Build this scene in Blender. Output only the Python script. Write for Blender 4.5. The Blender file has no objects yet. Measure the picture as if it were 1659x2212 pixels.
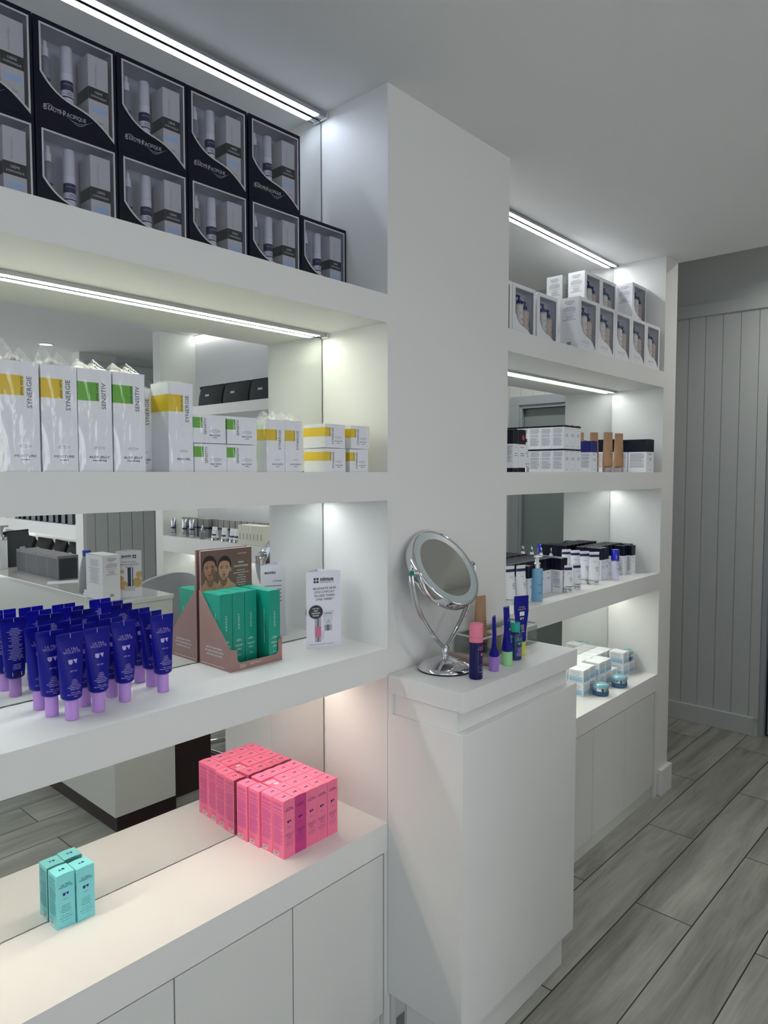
import bpy, bmesh, math, random
from mathutils import Vector, Matrix, Euler
R = math.radians
rnd = random.Random(7)
NTH = ['first', 'second', 'third', 'fourth', 'fifth', 'sixth', 'seventh', 'eighth', 'ninth', 'tenth', 'eleventh']
scene = bpy.context.scene
COL = scene.collection
# ------------------------------------------------------------------ camera, exposure
cam_d = bpy.data.cameras.new('camera'); cam = bpy.data.objects.new('camera', cam_d); COL.objects.link(cam)
cam.location = (-1.395, -1.4995, 1.55)
yaw, pitch = 0.8348, -0.056
fw = Vector((math.sin(yaw)*math.cos(pitch), math.cos(yaw)*math.cos(pitch), math.sin(pitch)))
cam.rotation_euler = fw.to_track_quat('-Z', 'Y').to_euler()
cam_d.sensor_fit = 'VERTICAL'; cam_d.sensor_height = 36.0; cam_d.lens = 1524.3/2212*36.0
cam_d.clip_start = 0.02
scene.camera = cam
vs = scene.view_settings
vs.view_transform = 'Standard'; vs.look = 'None'; vs.gamma = 1; vs.use_curve_mapping = False
vs.exposure = -0.18
W = bpy.data.worlds.new('world'); scene.world = W; W.use_nodes = True
W.node_tree.nodes['Background'].inputs[0].default_value = (0.75, 0.85, 1, 1)
W.node_tree.nodes['Background'].inputs[1].default_value = 0.3
# light levels
L_WINDOW = 16.0; L_FRONT = 76.0; L_DOWN = 5.0; L_STRIP = 42.0
def area(name, loc, rot, sx, sy, power, col):
    l = bpy.data.lights.new(name, 'AREA'); l.shape = 'RECTANGLE'; l.size = sx; l.size_y = sy
    l.energy = power; l.color = col
    o = bpy.data.objects.new(name, l); COL.objects.link(o); o.location = loc; o.rotation_euler = rot
    return o
# daylight entering by the shop window in the left wall
area('window_daylight', (-3.14, -2.6, 1.45), (0, R(-90), 0), 2.0, 2.6, L_WINDOW, (0.68, 0.83, 1.0))

# added daylight from an unseen shop front, lighting the faces turned towards it
area('added_front_daylight', (-1.2, -7.12, 1.35), (R(90), 0, 0), 3.4, 2.0, L_FRONT, (0.93, 0.96, 1.0))

# ------------------------------------------------------------------ helpers
def lin(h):
    h = h.lstrip('#'); o = []
    for i in (0, 2, 4):
        c = int(h[i:i+2], 16)/255
        o.append(c/12.92 if c <= .04045 else ((c+.055)/1.055)**2.4)
    return (*o, 1)
MATS = {}
def mat(name, col='#cccccc', rough=.5, metal=0, bump=0, bscale=200, emis=None, estr=0, trans=0, spec=.5, coat=0, alpha=1, var=0):
    if name in MATS: return MATS[name]
    m = bpy.data.materials.new(name); m.use_nodes = True; nt = m.node_tree; b = nt.nodes['Principled BSDF']
    b.inputs['Base Color'].default_value = lin(col); b.inputs['Roughness'].default_value = rough
    b.inputs['Metallic'].default_value = metal; b.inputs['Specular IOR Level'].default_value = spec
    b.inputs['Transmission Weight'].default_value = trans; b.inputs['Coat Weight'].default_value = coat
    if emis: b.inputs['Emission Color'].default_value = lin(emis); b.inputs['Emission Strength'].default_value = estr
    tc = nt.nodes.new('ShaderNodeTexCoord')
    if bump or var:
        n = nt.nodes.new('ShaderNodeTexNoise'); n.inputs['Scale'].default_value = bscale; n.inputs['Detail'].default_value = 4
        nt.links.new(tc.outputs['Object'], n.inputs['Vector'])
    if bump:
        bp = nt.nodes.new('ShaderNodeBump'); bp.inputs['Strength'].default_value = bump; bp.inputs['Distance'].default_value = .002
        nt.links.new(n.outputs['Fac'], bp.inputs['Height']); nt.links.new(bp.outputs['Normal'], b.inputs['Normal'])
    if var:
        mx = nt.nodes.new('ShaderNodeMix'); mx.data_type = 'RGBA'; c = lin(col)
        mx.inputs[6].default_value = tuple(x*(1-var) for x in c[:3])+(1,); mx.inputs[7].default_value = tuple(min(1, x*(1+var)) for x in c[:3])+(1,)
        nt.links.new(n.outputs['Fac'], mx.inputs[0]); nt.links.new(mx.outputs[2], b.inputs['Base Color'])
    MATS[name] = m
    return m
def film(name, fac=.1, rough=.08, bump=.6, bscale=60, tint='#ffffff', tcol='#ffffff'):
    m = bpy.data.materials.new(name); m.use_nodes = True; nt = m.node_tree; nt.nodes.clear()
    o = nt.nodes.new('ShaderNodeOutputMaterial'); mx = nt.nodes.new('ShaderNodeMixShader'); t = nt.nodes.new('ShaderNodeBsdfTransparent')
    g = nt.nodes.new('ShaderNodeBsdfGlossy'); g.inputs['Roughness'].default_value = rough; g.inputs['Color'].default_value = lin(tint)
    t.inputs['Color'].default_value = lin(tcol)
    mx.inputs[0].default_value = fac
    nt.links.new(t.outputs[0], mx.inputs[1]); nt.links.new(g.outputs[0], mx.inputs[2]); nt.links.new(mx.outputs[0], o.inputs[0])
    if bump:
        tc = nt.nodes.new('ShaderNodeTexCoord'); mp = nt.nodes.new('ShaderNodeMapping'); mp.inputs['Scale'].default_value = (1, 1, .35); mp.inputs['Rotation'].default_value = (.3, .5, 0)
        n = nt.nodes.new('ShaderNodeTexNoise'); n.inputs['Scale'].default_value = bscale; n.inputs['Distortion'].default_value = 1.5
        b = nt.nodes.new('ShaderNodeBump'); b.inputs['Strength'].default_value = bump; b.inputs['Distance'].default_value = .01
        nt.links.new(tc.outputs['Object'], mp.inputs[0]); nt.links.new(mp.outputs[0], n.inputs['Vector']); nt.links.new(n.outputs['Fac'], b.inputs['Height']); nt.links.new(b.outputs[0], g.inputs['Normal'])
    MATS[name] = m
    return m

class Face:
    """plane patch: metres u, v from a corner, lifted along n"""
    def __init__(s, o, u, v, n): s.o, s.u, s.v, s.n = Vector(o), Vector(u), Vector(v), Vector(n)
    def __call__(s, u, v, off=0): return s.o+s.u*u+s.v*v+s.n*(off+.00025)
def box_faces(w, d, h, z0=0):
    return {'front': Face((-w/2, -d/2, z0), (1, 0, 0), (0, 0, 1), (0, -1, 0)), 'back': Face((w/2, d/2, z0), (-1, 0, 0), (0, 0, 1), (0, 1, 0)),
            'left': Face((-w/2, d/2, z0), (0, -1, 0), (0, 0, 1), (-1, 0, 0)), 'right': Face((w/2, -d/2, z0), (0, 1, 0), (0, 0, 1), (1, 0, 0)),
            'top': Face((-w/2, -d/2, z0+h), (1, 0, 0), (0, 1, 0), (0, 0, 1)), 'topr': Face((w/2, d/2, z0+h), (-1, 0, 0), (0, -1, 0), (0, 0, 1))}
_txt = {}
def text_geo(s, align='CENTER', bold=0, space=1.0):
    if 'M' in s: bold = 0
    k = (s, align, bold, space)
    if k not in _txt:
        c = bpy.data.curves.new('t', 'FONT'); c.body = s; c.size = 1; c.align_x = align; c.resolution_u = 2; c.offset = bold; c.space_character = space
        o = bpy.data.objects.new('t', c); me = bpy.data.meshes.new_from_object(o)
        _txt[k] = ([tuple(v.co) for v in me.vertices], [tuple(p.vertices) for p in me.polygons])
        bpy.data.objects.remove(o); bpy.data.curves.remove(c); bpy.data.meshes.remove(me)
    return _txt[k]
def shape_geo(loops):
    """filled flat shape, later loops are holes"""
    c = bpy.data.curves.new('s', 'CURVE'); c.dimensions = '2D'; c.fill_mode = 'BOTH'
    for lp in loops:
        s = c.splines.new('POLY'); s.points.add(len(lp)-1)
        for p, q in zip(s.points, lp): p.co = (q[0], q[1], 0, 1)
        s.use_cyclic_u = True
    o = bpy.data.objects.new('s', c); me = bpy.data.meshes.new_from_object(o)
    r = ([tuple(v.co) for v in me.vertices], [tuple(p.vertices) for p in me.polygons])
    bpy.data.objects.remove(o); bpy.data.curves.remove(c); bpy.data.meshes.remove(me)
    return r
def ell(cx, cy, a, b, n=20, rot=0, t0=0, t1=2*math.pi):
    o = []
    full = abs(t1-t0-2*math.pi) < 1e-6
    for i in range(n if full else n+1):
        t = t0+(t1-t0)*i/n; x, y = a*math.cos(t), b*math.sin(t)
        o.append((cx+x*math.cos(rot)-y*math.sin(rot), cy+x*math.sin(rot)+y*math.cos(rot)))
    return o
class MB:
    def __init__(s): s.v, s.f, s.m, s.mats = [], [], [], []
    def add(s, vs_, fs, m):
        if m not in s.mats: s.mats.append(m)
        k = s.mats.index(m); b = len(s.v); s.v += [tuple(q) for q in vs_]
        for f in fs: s.f.append(tuple(b+i for i in f)); s.m.append(k)
        return s
    def box(s, x0, x1, y0, y1, z0, z1, m):
        return s.add([(x0, y0, z0), (x1, y0, z0), (x1, y1, z0), (x0, y1, z0), (x0, y0, z1), (x1, y0, z1), (x1, y1, z1), (x0, y1, z1)],
                     [(3, 2, 1, 0), (4, 5, 6, 7), (0, 1, 5, 4), (1, 2, 6, 5), (2, 3, 7, 6), (3, 0, 4, 7)], m)
    def cbox(s, w, d, h, m, z0=0): return s.box(-w/2, w/2, -d/2, d/2, z0, z0+h, m)
    def quad(s, a, b, c, d, m): return s.add([a, b, c, d], [(0, 1, 2, 3)], m)
    def lathe(s, prof, m, n=28, c=(0, 0), cap=True):
        vs_, fs = [], []
        for r, z in prof:
            for i in range(n):
                t = 2*math.pi*i/n; vs_.append((c[0]+r*math.cos(t), c[1]+r*math.sin(t), z))
        for k in range(len(prof)-1):
            for i in range(n):
                j = (i+1) % n; fs.append((k*n+i, k*n+j, (k+1)*n+j, (k+1)*n+i))
        if cap:
            fs.append(tuple(reversed(range(n)))); fs.append(tuple(range((len(prof)-1)*n, len(prof)*n)))
        return s.add(vs_, fs, m)
    def loft(s, secs, m, n=28, flat_top=False):
        """secs: (z, a, b[, yoff]) ellipse sections"""
        vs_, fs = [], []
        for q in secs:
            z, a, b = q[:3]; yo = q[3] if len(q) > 3 else 0
            for i in range(n):
                t = 2*math.pi*i/n; vs_.append((a*math.cos(t), yo+b*math.sin(t), z))
        for k in range(len(secs)-1):
            for i in range(n):
                j = (i+1) % n; fs.append((k*n+i, k*n+j, (k+1)*n+j, (k+1)*n+i))
        fs.append(tuple(reversed(range(n)))); fs.append(tuple(range((len(secs)-1)*n, len(secs)*n)))
        return s.add(vs_, fs, m)
    def tube(s, pts, r, m, n=10):
        pts = [Vector(p) for p in pts]; vs_, fs = [], []
        up = Vector((0, 0, 1)); prev = None
        for i, p in enumerate(pts):
            t = (pts[min(i+1, len(pts)-1)]-pts[max(i-1, 0)]).normalized()
            a = t.orthogonal().normalized() if prev is None else (prev-t*prev.dot(t)).normalized()
            prev = a; b = t.cross(a)
            for k in range(n):
                q = 2*math.pi*k/n; vs_.append(p+(a*math.cos(q)+b*math.sin(q))*r)
        for i in range(len(pts)-1):
            for k in range(n):
                j = (k+1) % n; fs.append((i*n+k, i*n+j, (i+1)*n+j, (i+1)*n+k))
        fs.append(tuple(reversed(range(n)))); fs.append(tuple(range((len(pts)-1)*n, len(pts)*n)))
        return s.add(vs_, fs, m)
    def text(s, t, fc, u, v, size, m, align='CENTER', rot=0, off=.0001, bold=0, sx=1, space=1):
        vv, ff = text_geo(t, align, bold, space); c, sn = math.cos(rot), math.sin(rot)
        out = []
        for x, y, z in vv:
            x *= size*sx; y *= size
            out.append(fc(u+x*c-y*sn, v+x*sn+y*c, off))
        return s.add(out, ff, m)
    def shape(s, loops, fc, m, off=0, u=0, v=0, k=1):
        vv, ff = shape_geo(loops)
        return s.add([fc(u+x*k, v+y*k, off) for x, y, z in vv], ff, m)
    def rect(s, fc, u0, v0, u1, v1, m, off=0):
        return s.add([fc(u0, v0, off), fc(u1, v0, off), fc(u1, v1, off), fc(u0, v1, off)], [(0, 1, 2, 3)], m)
    def micro(s, fc, u0, v0, u1, v1, n, m, seed=1, fill=.42, center=False, off=0):
        q = random.Random(seed); p = (v1-v0)/n
        for i in range(n):
            if q.random() < .07: continue
            y = v1-(i+1)*p+p*(1-fill)/2; end = u1-(u1-u0)*(q.random()**3)*.35; x = u0
            if center: e = (u1-u0)*q.random()*.3; x = u0+e; end = u1-e
            while x < end:
                L = (u1-u0)*(.10+.22*q.random()); x2 = min(end, x+L)
                s.rect(fc, x, y, x2, y+p*fill, m, off); x = x2+(u1-u0)*.012
        return s
    def barcode(s, fc, u0, v0, u1, v1, mw, mk, seed=3):
        s.rect(fc, u0, v0, u1, v1, mw, .00005); q = random.Random(seed); x = u0+(u1-u0)*.1; e = u1-(u1-u0)*.1
        while x < e:
            w = (u1-u0)*(.02+.05*q.random()); s.rect(fc, x, v0+(v1-v0)*.25, min(e, x+w), v1-(v1-v0)*.1, mk, .0001); x += w+(u1-u0)*(.02+.03*q.random())
        return s
    def build(s, name, parent=None, loc=None, rot=None, smooth=None, bevel=0):
        me = bpy.data.meshes.new(name); me.from_pydata(s.v, [], s.f)
        for m in s.mats: me.materials.append(m)
        me.polygons.foreach_set('material_index', s.m); me.update()
        if smooth:
            me.shade_smooth(); me.set_sharp_from_angle(angle=R(smooth))
        o = bpy.data.objects.new(name, me); COL.objects.link(o)
        if parent: o.parent = parent
        if loc: o.location = loc
        if rot is not None: o.rotation_euler = (0, 0, rot) if not hasattr(rot, '__len__') else rot
        if bevel:
            b = o.modifiers.new('bevel', 'BEVEL'); b.width = bevel; b.segments = 2; b.limit_method = 'ANGLE'
        return o
def tag(o, label=None, cat=None, group=None, kind=None):
    if label: o['label'] = label
    if cat: o['category'] = cat
    if group: o['group'] = group
    if kind: o['kind'] = kind
    return o
def thing(name, loc, label, cat, group=None, rot=0):
    o = bpy.data.objects.new(name, None); o.empty_display_size = .03; COL.objects.link(o); o.location = loc
    o.rotation_euler = (0, 0, rot) if not hasattr(rot, '__len__') else rot
    return tag(o, label, cat, group)
def dup(root, loc, rot, label, group=None):
    r = root.copy(); COL.objects.link(r); r.location = loc; r.rotation_euler = (0, 0, rot) if not hasattr(rot, '__len__') else rot
    r['label'] = label
    if group: r['group'] = group
    for ch in root.children:
        c = ch.copy(); COL.objects.link(c); c.parent = r
        for g in ch.children:
            d = g.copy(); COL.objects.link(d); d.parent = c
    return r
def struct(name, mb, **k): return tag(mb.build(name, **k), kind='structure')
class Series:
    """first use moves the prototype itself, later uses copy it"""
    def __init__(s, proto): s.p, s.used = proto, False
    def put(s, loc, label, rot=0, group=None):
        if not s.used:
            s.used = True; s.p.location = loc; s.p.rotation_euler = (0, 0, rot) if not hasattr(rot, '__len__') else rot; s.p['label'] = label
            if group: s.p['group'] = group
            return s.p
        return dup(s.p, loc, rot, label, group)
NTH = ['first', 'second', 'third', 'fourth', 'fifth', 'sixth', 'seventh', 'eighth', 'ninth', 'tenth', 'eleventh']

# ------------------------------------------------------------------ materials
WALL = mat('wall_paint', '#e6e5e2', .5, bump=.05, bscale=350)
LAM = mat('white_laminate', '#e6e6e4', .38, bump=.06, bscale=500)
DOORM = mat('cabinet_white', '#dcdcd8', .4, bump=.03, bscale=300)
CEIL = mat('ceiling_paint', '#e9e9e8', .8, bump=.1, bscale=200)
TG = mat('tongue_groove_paint', '#ccd0ce', .5, bump=.05, bscale=200)
DARKGAP = mat('shadow_gap', '#55554f', .8)
WHITE = mat('card_white', '#eeeff5', .45); WHITEM = mat('card_matt_white', '#ececef', .6)
BLACK = mat('ink_black', '#1b1b1e', .5); GREY = mat('ink_grey', '#77777b', .6); FINE = mat('fine_print_grey', '#a3a3a8', .6); LGREY = mat('ink_light_grey', '#b6b6ba', .6)
CHROME = mat('chrome', '#dcdcdf', .06, 1); STEEL = mat('brushed_aluminium', '#b8babd', .3, 1)
NAVY = mat('navy_card', '#03061f', .4, spec=.3); NAVYI = mat('ink_navy', '#0b1450', .45)
SILVER = mat('silver_ink', '#c9c9cc', .35, .3)

def mirror_mat():
    m = mat('mirror_glass', '#e3e5e3', .0, 1); return m
MIR = mirror_mat()

def floor_mat():
    m = bpy.data.materials.new('plank_tile'); m.use_nodes = True; nt = m.node_tree; N = nt.nodes; L = nt.links; b = N['Principled BSDF']
    tc = N.new('ShaderNodeTexCoord'); mp = N.new('ShaderNodeMapping'); mp.vector_type = 'POINT'
    mp.inputs['Rotation'].default_value = (0, 0, .0128); mp.inputs['Location'].default_value = (-1.643+.595+11.9, .5175+.198*40-.0135, 0)
    L.new(tc.outputs['Object'], mp.inputs[0])
    br = N.new('ShaderNodeTexBrick'); br.offset = .5; br.offset_frequency = 2; br.squash = 1
    for k, v in (('Scale', 1), ('Mortar Size', .0022), ('Mortar Smooth', .1), ('Bias', 0), ('Brick Width', 1.19), ('Row Height', .198)): br.inputs[k].default_value = v
    br.inputs['Color1'].default_value = (0, 0, 0, 1); br.inputs['Color2'].default_value = (1, 1, 1, 1); br.inputs['Mortar'].default_value = (.5, .5, .5, 1)
    L.new(mp.outputs[0], br.inputs['Vector'])
    sep = N.new('ShaderNodeSeparateColor'); L.new(br.outputs['Color'], sep.inputs[0])
    mp2 = N.new('ShaderNodeMapping'); mp2.inputs['Scale'].default_value = (1.1, 9, 1); L.new(mp.outputs[0], mp2.inputs[0])
    mul = N.new('ShaderNodeMath'); mul.operation = 'MULTIPLY'; mul.inputs[1].default_value = 37; L.new(sep.outputs[0], mul.inputs[0])
    n1 = N.new('ShaderNodeTexNoise'); n1.noise_dimensions = '4D'; n1.inputs['Scale'].default_value = 1.3; n1.inputs['Detail'].default_value = 7; n1.inputs['Roughness'].default_value = .62; n1.inputs['Distortion'].default_value = .9
    L.new(mp2.outputs[0], n1.inputs['Vector']); L.new(mul.outputs[0], n1.inputs['W'])
    mp3 = N.new('ShaderNodeMapping'); mp3.inputs['Scale'].default_value = (3, 90, 1); L.new(mp.outputs[0], mp3.inputs[0])
    n2 = N.new('ShaderNodeTexNoise'); n2.noise_dimensions = '4D'; n2.inputs['Scale'].default_value = 1; n2.inputs['Detail'].default_value = 5; n2.inputs['Distortion'].default_value = 1.2
    L.new(mp3.outputs[0], n2.inputs['Vector']); L.new(mul.outputs[0], n2.inputs['W'])
    cr = N.new('ShaderNodeValToRGB'); e = cr.color_ramp.elements; e[0].position = .3; e[0].color = lin('#7c7c75'); e[1].position = .7; e[1].color = lin('#b8b7ae')
    e2 = cr.color_ramp.elements.new(.5); e2.color = lin('#9f9f96'); L.new(n1.outputs['Fac'], cr.inputs[0])
    cr2 = N.new('ShaderNodeValToRGB'); e = cr2.color_ramp.elements; e[0].position = .25; e[0].color = (.72, .72, .72, 1); e[1].position = .7; e[1].color = (1, 1, 1, 1); L.new(n2.outputs['Fac'], cr2.inputs[0])
    mx = N.new('ShaderNodeMix'); mx.data_type = 'RGBA'; mx.blend_type = 'MULTIPLY'; mx.inputs[0].default_value = .75; L.new(cr.outputs[0], mx.inputs[6]); L.new(cr2.outputs[0], mx.inputs[7])
    hs = N.new('ShaderNodeHueSaturation'); ma = N.new('ShaderNodeMath'); ma.operation = 'MULTIPLY_ADD'; ma.inputs[1].default_value = .22; ma.inputs[2].default_value = .9
    L.new(sep.outputs[0], ma.inputs[0]); L.new(ma.outputs[0], hs.inputs['Value']); L.new(mx.outputs[2], hs.inputs['Color'])
    mo = N.new('ShaderNodeMix'); mo.data_type = 'RGBA'; mo.inputs[7].default_value = lin('#171716'); L.new(br.outputs['Fac'], mo.inputs[0]); L.new(hs.outputs[0], mo.inputs[6])
    L.new(mo.outputs[2], b.inputs['Base Color']); b.inputs['Roughness'].default_value = .42
    bp = N.new('ShaderNodeBump'); bp.inputs['Strength'].default_value = .25; bp.inputs['Distance'].default_value = .001; L.new(n2.outputs['Fac'], bp.inputs['Height']); L.new(bp.outputs[0], b.inputs['Normal'])
    return m
FLOOR = floor_mat()

# ------------------------------------------------------------------ room shell
D = .2489; XA = .5829; XR = 1.9124; XE = 2.06; XL = -2.25; XW = 3.0975; P = .2505
ZC = 2.552; KX = -.0062
S = {'s1t': 2.0150, 's1b': 1.9420, 's2t': 1.5511, 's2b': 1.4760, 's3t': 1.0790, 's3b': 1.0003, 'bt': .5970, 'bb': .5178}
def zc(x): return ZC+KX*x
struct('floor', MB().box(-3.3, 3.6, -7.2, 1.6, -.05, 0, FLOOR))
cb = MB(); cb.add([(-3.3, -7.2, zc(-3.3)), (XE, -7.2, zc(XE)), (XE, .3, zc(XE)), (-3.3, .3, zc(-3.3)), (-3.3, -7.2, 2.95), (XE, -7.2, 2.95), (XE, .3, 2.95), (-3.3, .3, 2.95)],
                  [(0, 1, 2, 3), (7, 6, 5, 4), (0, 4, 5, 1), (1, 5, 6, 2), (2, 6, 7, 3), (3, 7, 4, 0)], CEIL)
cb.box(XE, 3.6, -7.2, 1.6, 2.862, 2.95, CEIL); cb.box(XE-.02, XE, .25, 1.6, 2.5, 2.95, CEIL)
struct('ceiling', cb)
struct('wall_back', MB().box(XL-1.1, XE, .012, .25, 0, 2.6, WALL))
struct('wall_left', MB().box(-3.3, -3.2, -7.2, -4.0, 0, 2.6, WALL).box(-3.3, -3.2, -1.2, .3, 0, 2.6, WALL).box(-3.3, -3.2, -4.0, -1.2, 0, .4, WALL).box(-3.3, -3.2, -4.0, -1.2, 2.5, 2.6, WALL))
wf = MB()
for y in (-4.0, -2.63, -1.26): wf.box(-3.27, -3.21, y, y+.06, .4, 2.5, STEEL)
wf.box(-3.27, -3.21, -4.0, -1.2, .4, .46, STEEL); wf.box(-3.27, -3.21, -4, -1.2, 2.44, 2.5, STEEL)
struct('window_1', wf)
struct('wall_front', MB().box(-3.3, -2.95, -7.3, -7.2, 0, 2.95, WALL).box(.55, 3.6, -7.3, -7.2, 0, 2.95, WALL).box(-2.95, .55, -7.3, -7.2, 0, .3, WALL).box(-2.95, .55, -7.3, -7.2, 2.4, 2.95, WALL))
wf = MB()
for x in (-2.95, -1.80, -.65, .49): wf.box(x, x+.06, -7.27, -7.21, .3, 2.4, STEEL)
wf.box(-2.95, .55, -7.27, -7.21, .3, .36, STEEL); wf.box(-2.95, .55, -7.27, -7.21, 2.34, 2.4, STEEL)
struct('added_window_2', wf)  # unseen glazing frame, added to go with the front daylight
# pillar between the two shelving units, end stile, left end
struct('wall_pillar', MB().box(0, XA, -D, .012, 0, 2.56, WALL))
struct('wall_stile', MB().box(XR, XE, -D, .012, 0, 2.56, WALL).box(XE-.06, XE, .012, 1.6, 0, 2.6, WALL))
struct('wall_end', MB().box(XL-.1, XL, -D, .012, 0, 2.6, WALL))
struct('trim_1', MB().box(XR+.03, XE+.015, -D-.02, -D, 0, .125, LAM).box(XE, XE+.018, -D, 1.0, 0, .125, LAM), bevel=.002)
# far wall: tongue and groove boards, rail and skirting
def tg_wall(mb, fn, u0, u1, z0, z1, pitch, start):
    """boards with a real groove between them; fn(u, z, off) -> point"""
    u = start
    while u > u0: u -= pitch
    while u < u1:
        a, b = max(u+.0025, u0), min(u+pitch-.0025, u1)
        if b > a+.002: mb.add([fn(a, z0, 0), fn(b, z0, 0), fn(b, z1, 0), fn(a, z1, 0), fn(a, z0, -.006), fn(b, z0, -.006), fn(b, z1, -.006), fn(a, z1, -.006)],
                       [(0, 1, 2, 3), (0, 3, 7, 4), (1, 5, 6, 2), (3, 2, 6, 7)], TG)
        u += pitch
fb = MB(); f = lambda u, z, o: Vector((XW-o, u, z))
fb.box(XW+.005, XW+.17, -.40, 1.6, 0, 2.95, TG); fb.box(XW+.005, XW+.17, -1.24, -.40, 2.036, 2.95, TG); fb.box(XW+.005, XW+.17, -3.2, -1.24, 0, 2.95, TG)
tg_wall(fb, f, -.395, 1.6, .1, 2.5, .0985, .052); tg_wall(fb, f, -1.6, -1.245, .1, 2.5, .0985, .052)
tg_wall(fb, f, -1.245, -.395, 2.04, 2.5, .0985, .052)
fb.box(XW-.012, XW+.01, -3.2, 1.6, 2.49, 2.562, TG)
struct('wall_far', fb)
struct('baseboard_far', MB().box(XW-.018, XW+.01, -.372, 1.6, 0, .108, TG).box(XW-.018, XW+.01, -3.2, -1.26, 0, .108, TG), bevel=.002)
JAMB = mat('grey_blue_gloss', '#a9b3b8', .35); LEAF = mat('grey_door_paint', '#8e9a98', .4)
struct('trim_2', MB().box(XW-.004, XW+.15, -.425, -.400, 0, 2.036, JAMB).box(XW-.004, XW+.15, -1.24, -1.215, 0, 2.036, JAMB)
       .box(XW-.004, XW+.15, -1.215, -.425, 2.011, 2.036, JAMB).box(XW-.014, XW, -1.31, -1.235, 0, 2.036, JAMB).box(XW-.014, XW, -1.31, -.43, 2.036, 2.1, JAMB), bevel=.002)
dl = MB(); dl.box(XW+.03, XW+.07, -1.212, -.437, .012, 2.008, LEAF); dl.box(XW+.16, XW+.17, -1.24, -.4, 0, 2.03, BLACK)
dr = struct('door_1', dl)
MB().tube([(XW+.03, -.50, 1.02), (XW-.015, -.50, 1.02), (XW-.015, -.60, 1.02)], .009, STEEL).build('door_handle', dr, smooth=40)
# hall end and side walls, return walls of the units opposite
struct('wall_hall', MB().box(XE, XW+.17, 1.6, 1.7, 0, 2.95, WALL))

# ------------------------------------------------------------------ shelving units (white laminate, mirror backed)
def shelving(side, x0, x1, doors):
    ox = (x0+x1)/2; hw = (x1-x0)/2
    for a, b, n in (('s1b', 's1t', 'top'), ('s2b', 's2t', 'middle'), ('s3b', 's3t', 'lowest')):
        tag(MB().box(-hw, hw, -D, .010, 0, S[b]-S[a], WALL).build('wall_shelf', loc=(ox, 0, S[a])), 'thick white %s shelf %s' % (n, side), 'shelf')
    tag(MB().box(-hw, hw, -D, .010, 0, S['bt']-S['bb'], WALL).build('bench_worktop', loc=(ox, 0, S['bb'])), 'thick white bench worktop above the cupboards '+side, 'worktop')
    n = len(doors)-1
    for k, (a, b) in enumerate(zip(doors[:-1], doors[1:])):
        c = (a+b)/2; t = thing('base_cabinet', (c, -D/2, 0), 'plain white handleless cupboard %s, %s from its right end' % (side, NTH[n-1-k]), 'cabinet', 'handleless cupboards '+side); w = (b-a)/2
        MB().box(-w+.0016, w-.0016, -D/2+.001, -D/2+.02, .064, S['bb']-.004, DOORM).build('door', t, bevel=.001)
        MB().box(-w, w, -D/2+.021, D/2, .06, S['bb']-.0005, DARKGAP).build('carcass', t)
        MB().box(-w, w, -D/2+.016, -D/2+.03, 0, .06, DOORM).build('plinth', t)
    if doors[-1] < x1-.002: tag(MB().box(doors[-1]+.0016, x1, -D, -D+.02, .0, S['bb']-.0003, DOORM).build('filler_panel'), 'narrow white filler strip at the right end of the cupboards '+side, 'panel')
    if doors[0] > x0+.002: tag(MB().box(x0, doors[0]-.0016, -D, -D+.02, .0, S['bb']-.0003, DOORM).build('filler_panel'), 'narrow white filler strip at the left end of the cupboards '+side, 'panel')
shelving('left of the pillar', XL, 0, [XL+.01, -1.9198, -1.6032, -1.2866, -.97, -.6534, -.3368, -.0154])
shelving('right of the pillar', XA, XR, [.615, .936, 1.2505, 1.56, 1.8885])
MEDGE = mat('mirror_edge', '#5e6663', .3, .3)
names = ['top', 'second', 'third', 'bottom']
for (x0, x1, side) in ((XL, 0, 'left'), (XA, XR, 'right')):
    for k, (a, b) in enumerate((('s1t', None), ('s2t', 's1b'), ('s3t', 's2b'), ('bt', 's3b'))):
        z0 = S[a]; z1 = S[b] if b else zc(x1)-.002
        m = MB().box(x0+.004, x1-.005, 0, .005, z0+.0025, z1-.001, MEDGE)
        m.quad((x0+.004, -.0002, z0+.0025), (x1-.005, -.0002, z0+.0025), (x1-.005, -.0002, z1-.001), (x0+.004, -.0002, z1-.001), MIR)
        tag(m.build('wall_mirror'), 'mirror panel backing the %s niche of the %s shelving unit' % (names[k], side), 'mirror', 'niche mirrors')
STRIPC = {('left', 0): '#dfeaff', ('left', 1): '#fbffe9', ('left', 2): '#f6fdff', ('left', 3): '#fff2e0', ('right', 0): '#fbfdff', ('right', 1): '#f8fffd', ('right', 2): '#f8fffd', ('right', 3): '#fdfff4'}
def led(x0, x1, z, k, side, mul=1, y=-.0158):
    e = mat('led_%s_%d' % (side, k), '#ffffff', .5, emis=STRIPC[(side, k)], estr=L_STRIP*mul)
    o = thing('led_strip_light', ((x0+x1)/2, y, z), 'lit linear LED strip under the ceiling of the %s niche in the %s shelving unit' % (names[k], side), 'light', 'niche strip lights')
    h = (x1-x0)/2
    MB().box(-h, h, -.012, .012, -.005, -.0005, STEEL).box(-h, h, -.012, -.010, -.010, -.005, STEEL).box(-h, h, .010, .012, -.010, -.005, STEEL).build('channel', o)
    MB().box(-h+.026, h-.026, -.0068, .0068, -.0098, -.0055, e).build('diffuser', o)
    MB().box(h-.026, h-.003, -.0068, .0068, -.0096, -.0055, STEEL).build('channel_end', o)
    MB().box(h-.003, h+.0005, -.013, .013, -.0125, -.0005, LAM).build('end_cap', o)
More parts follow.
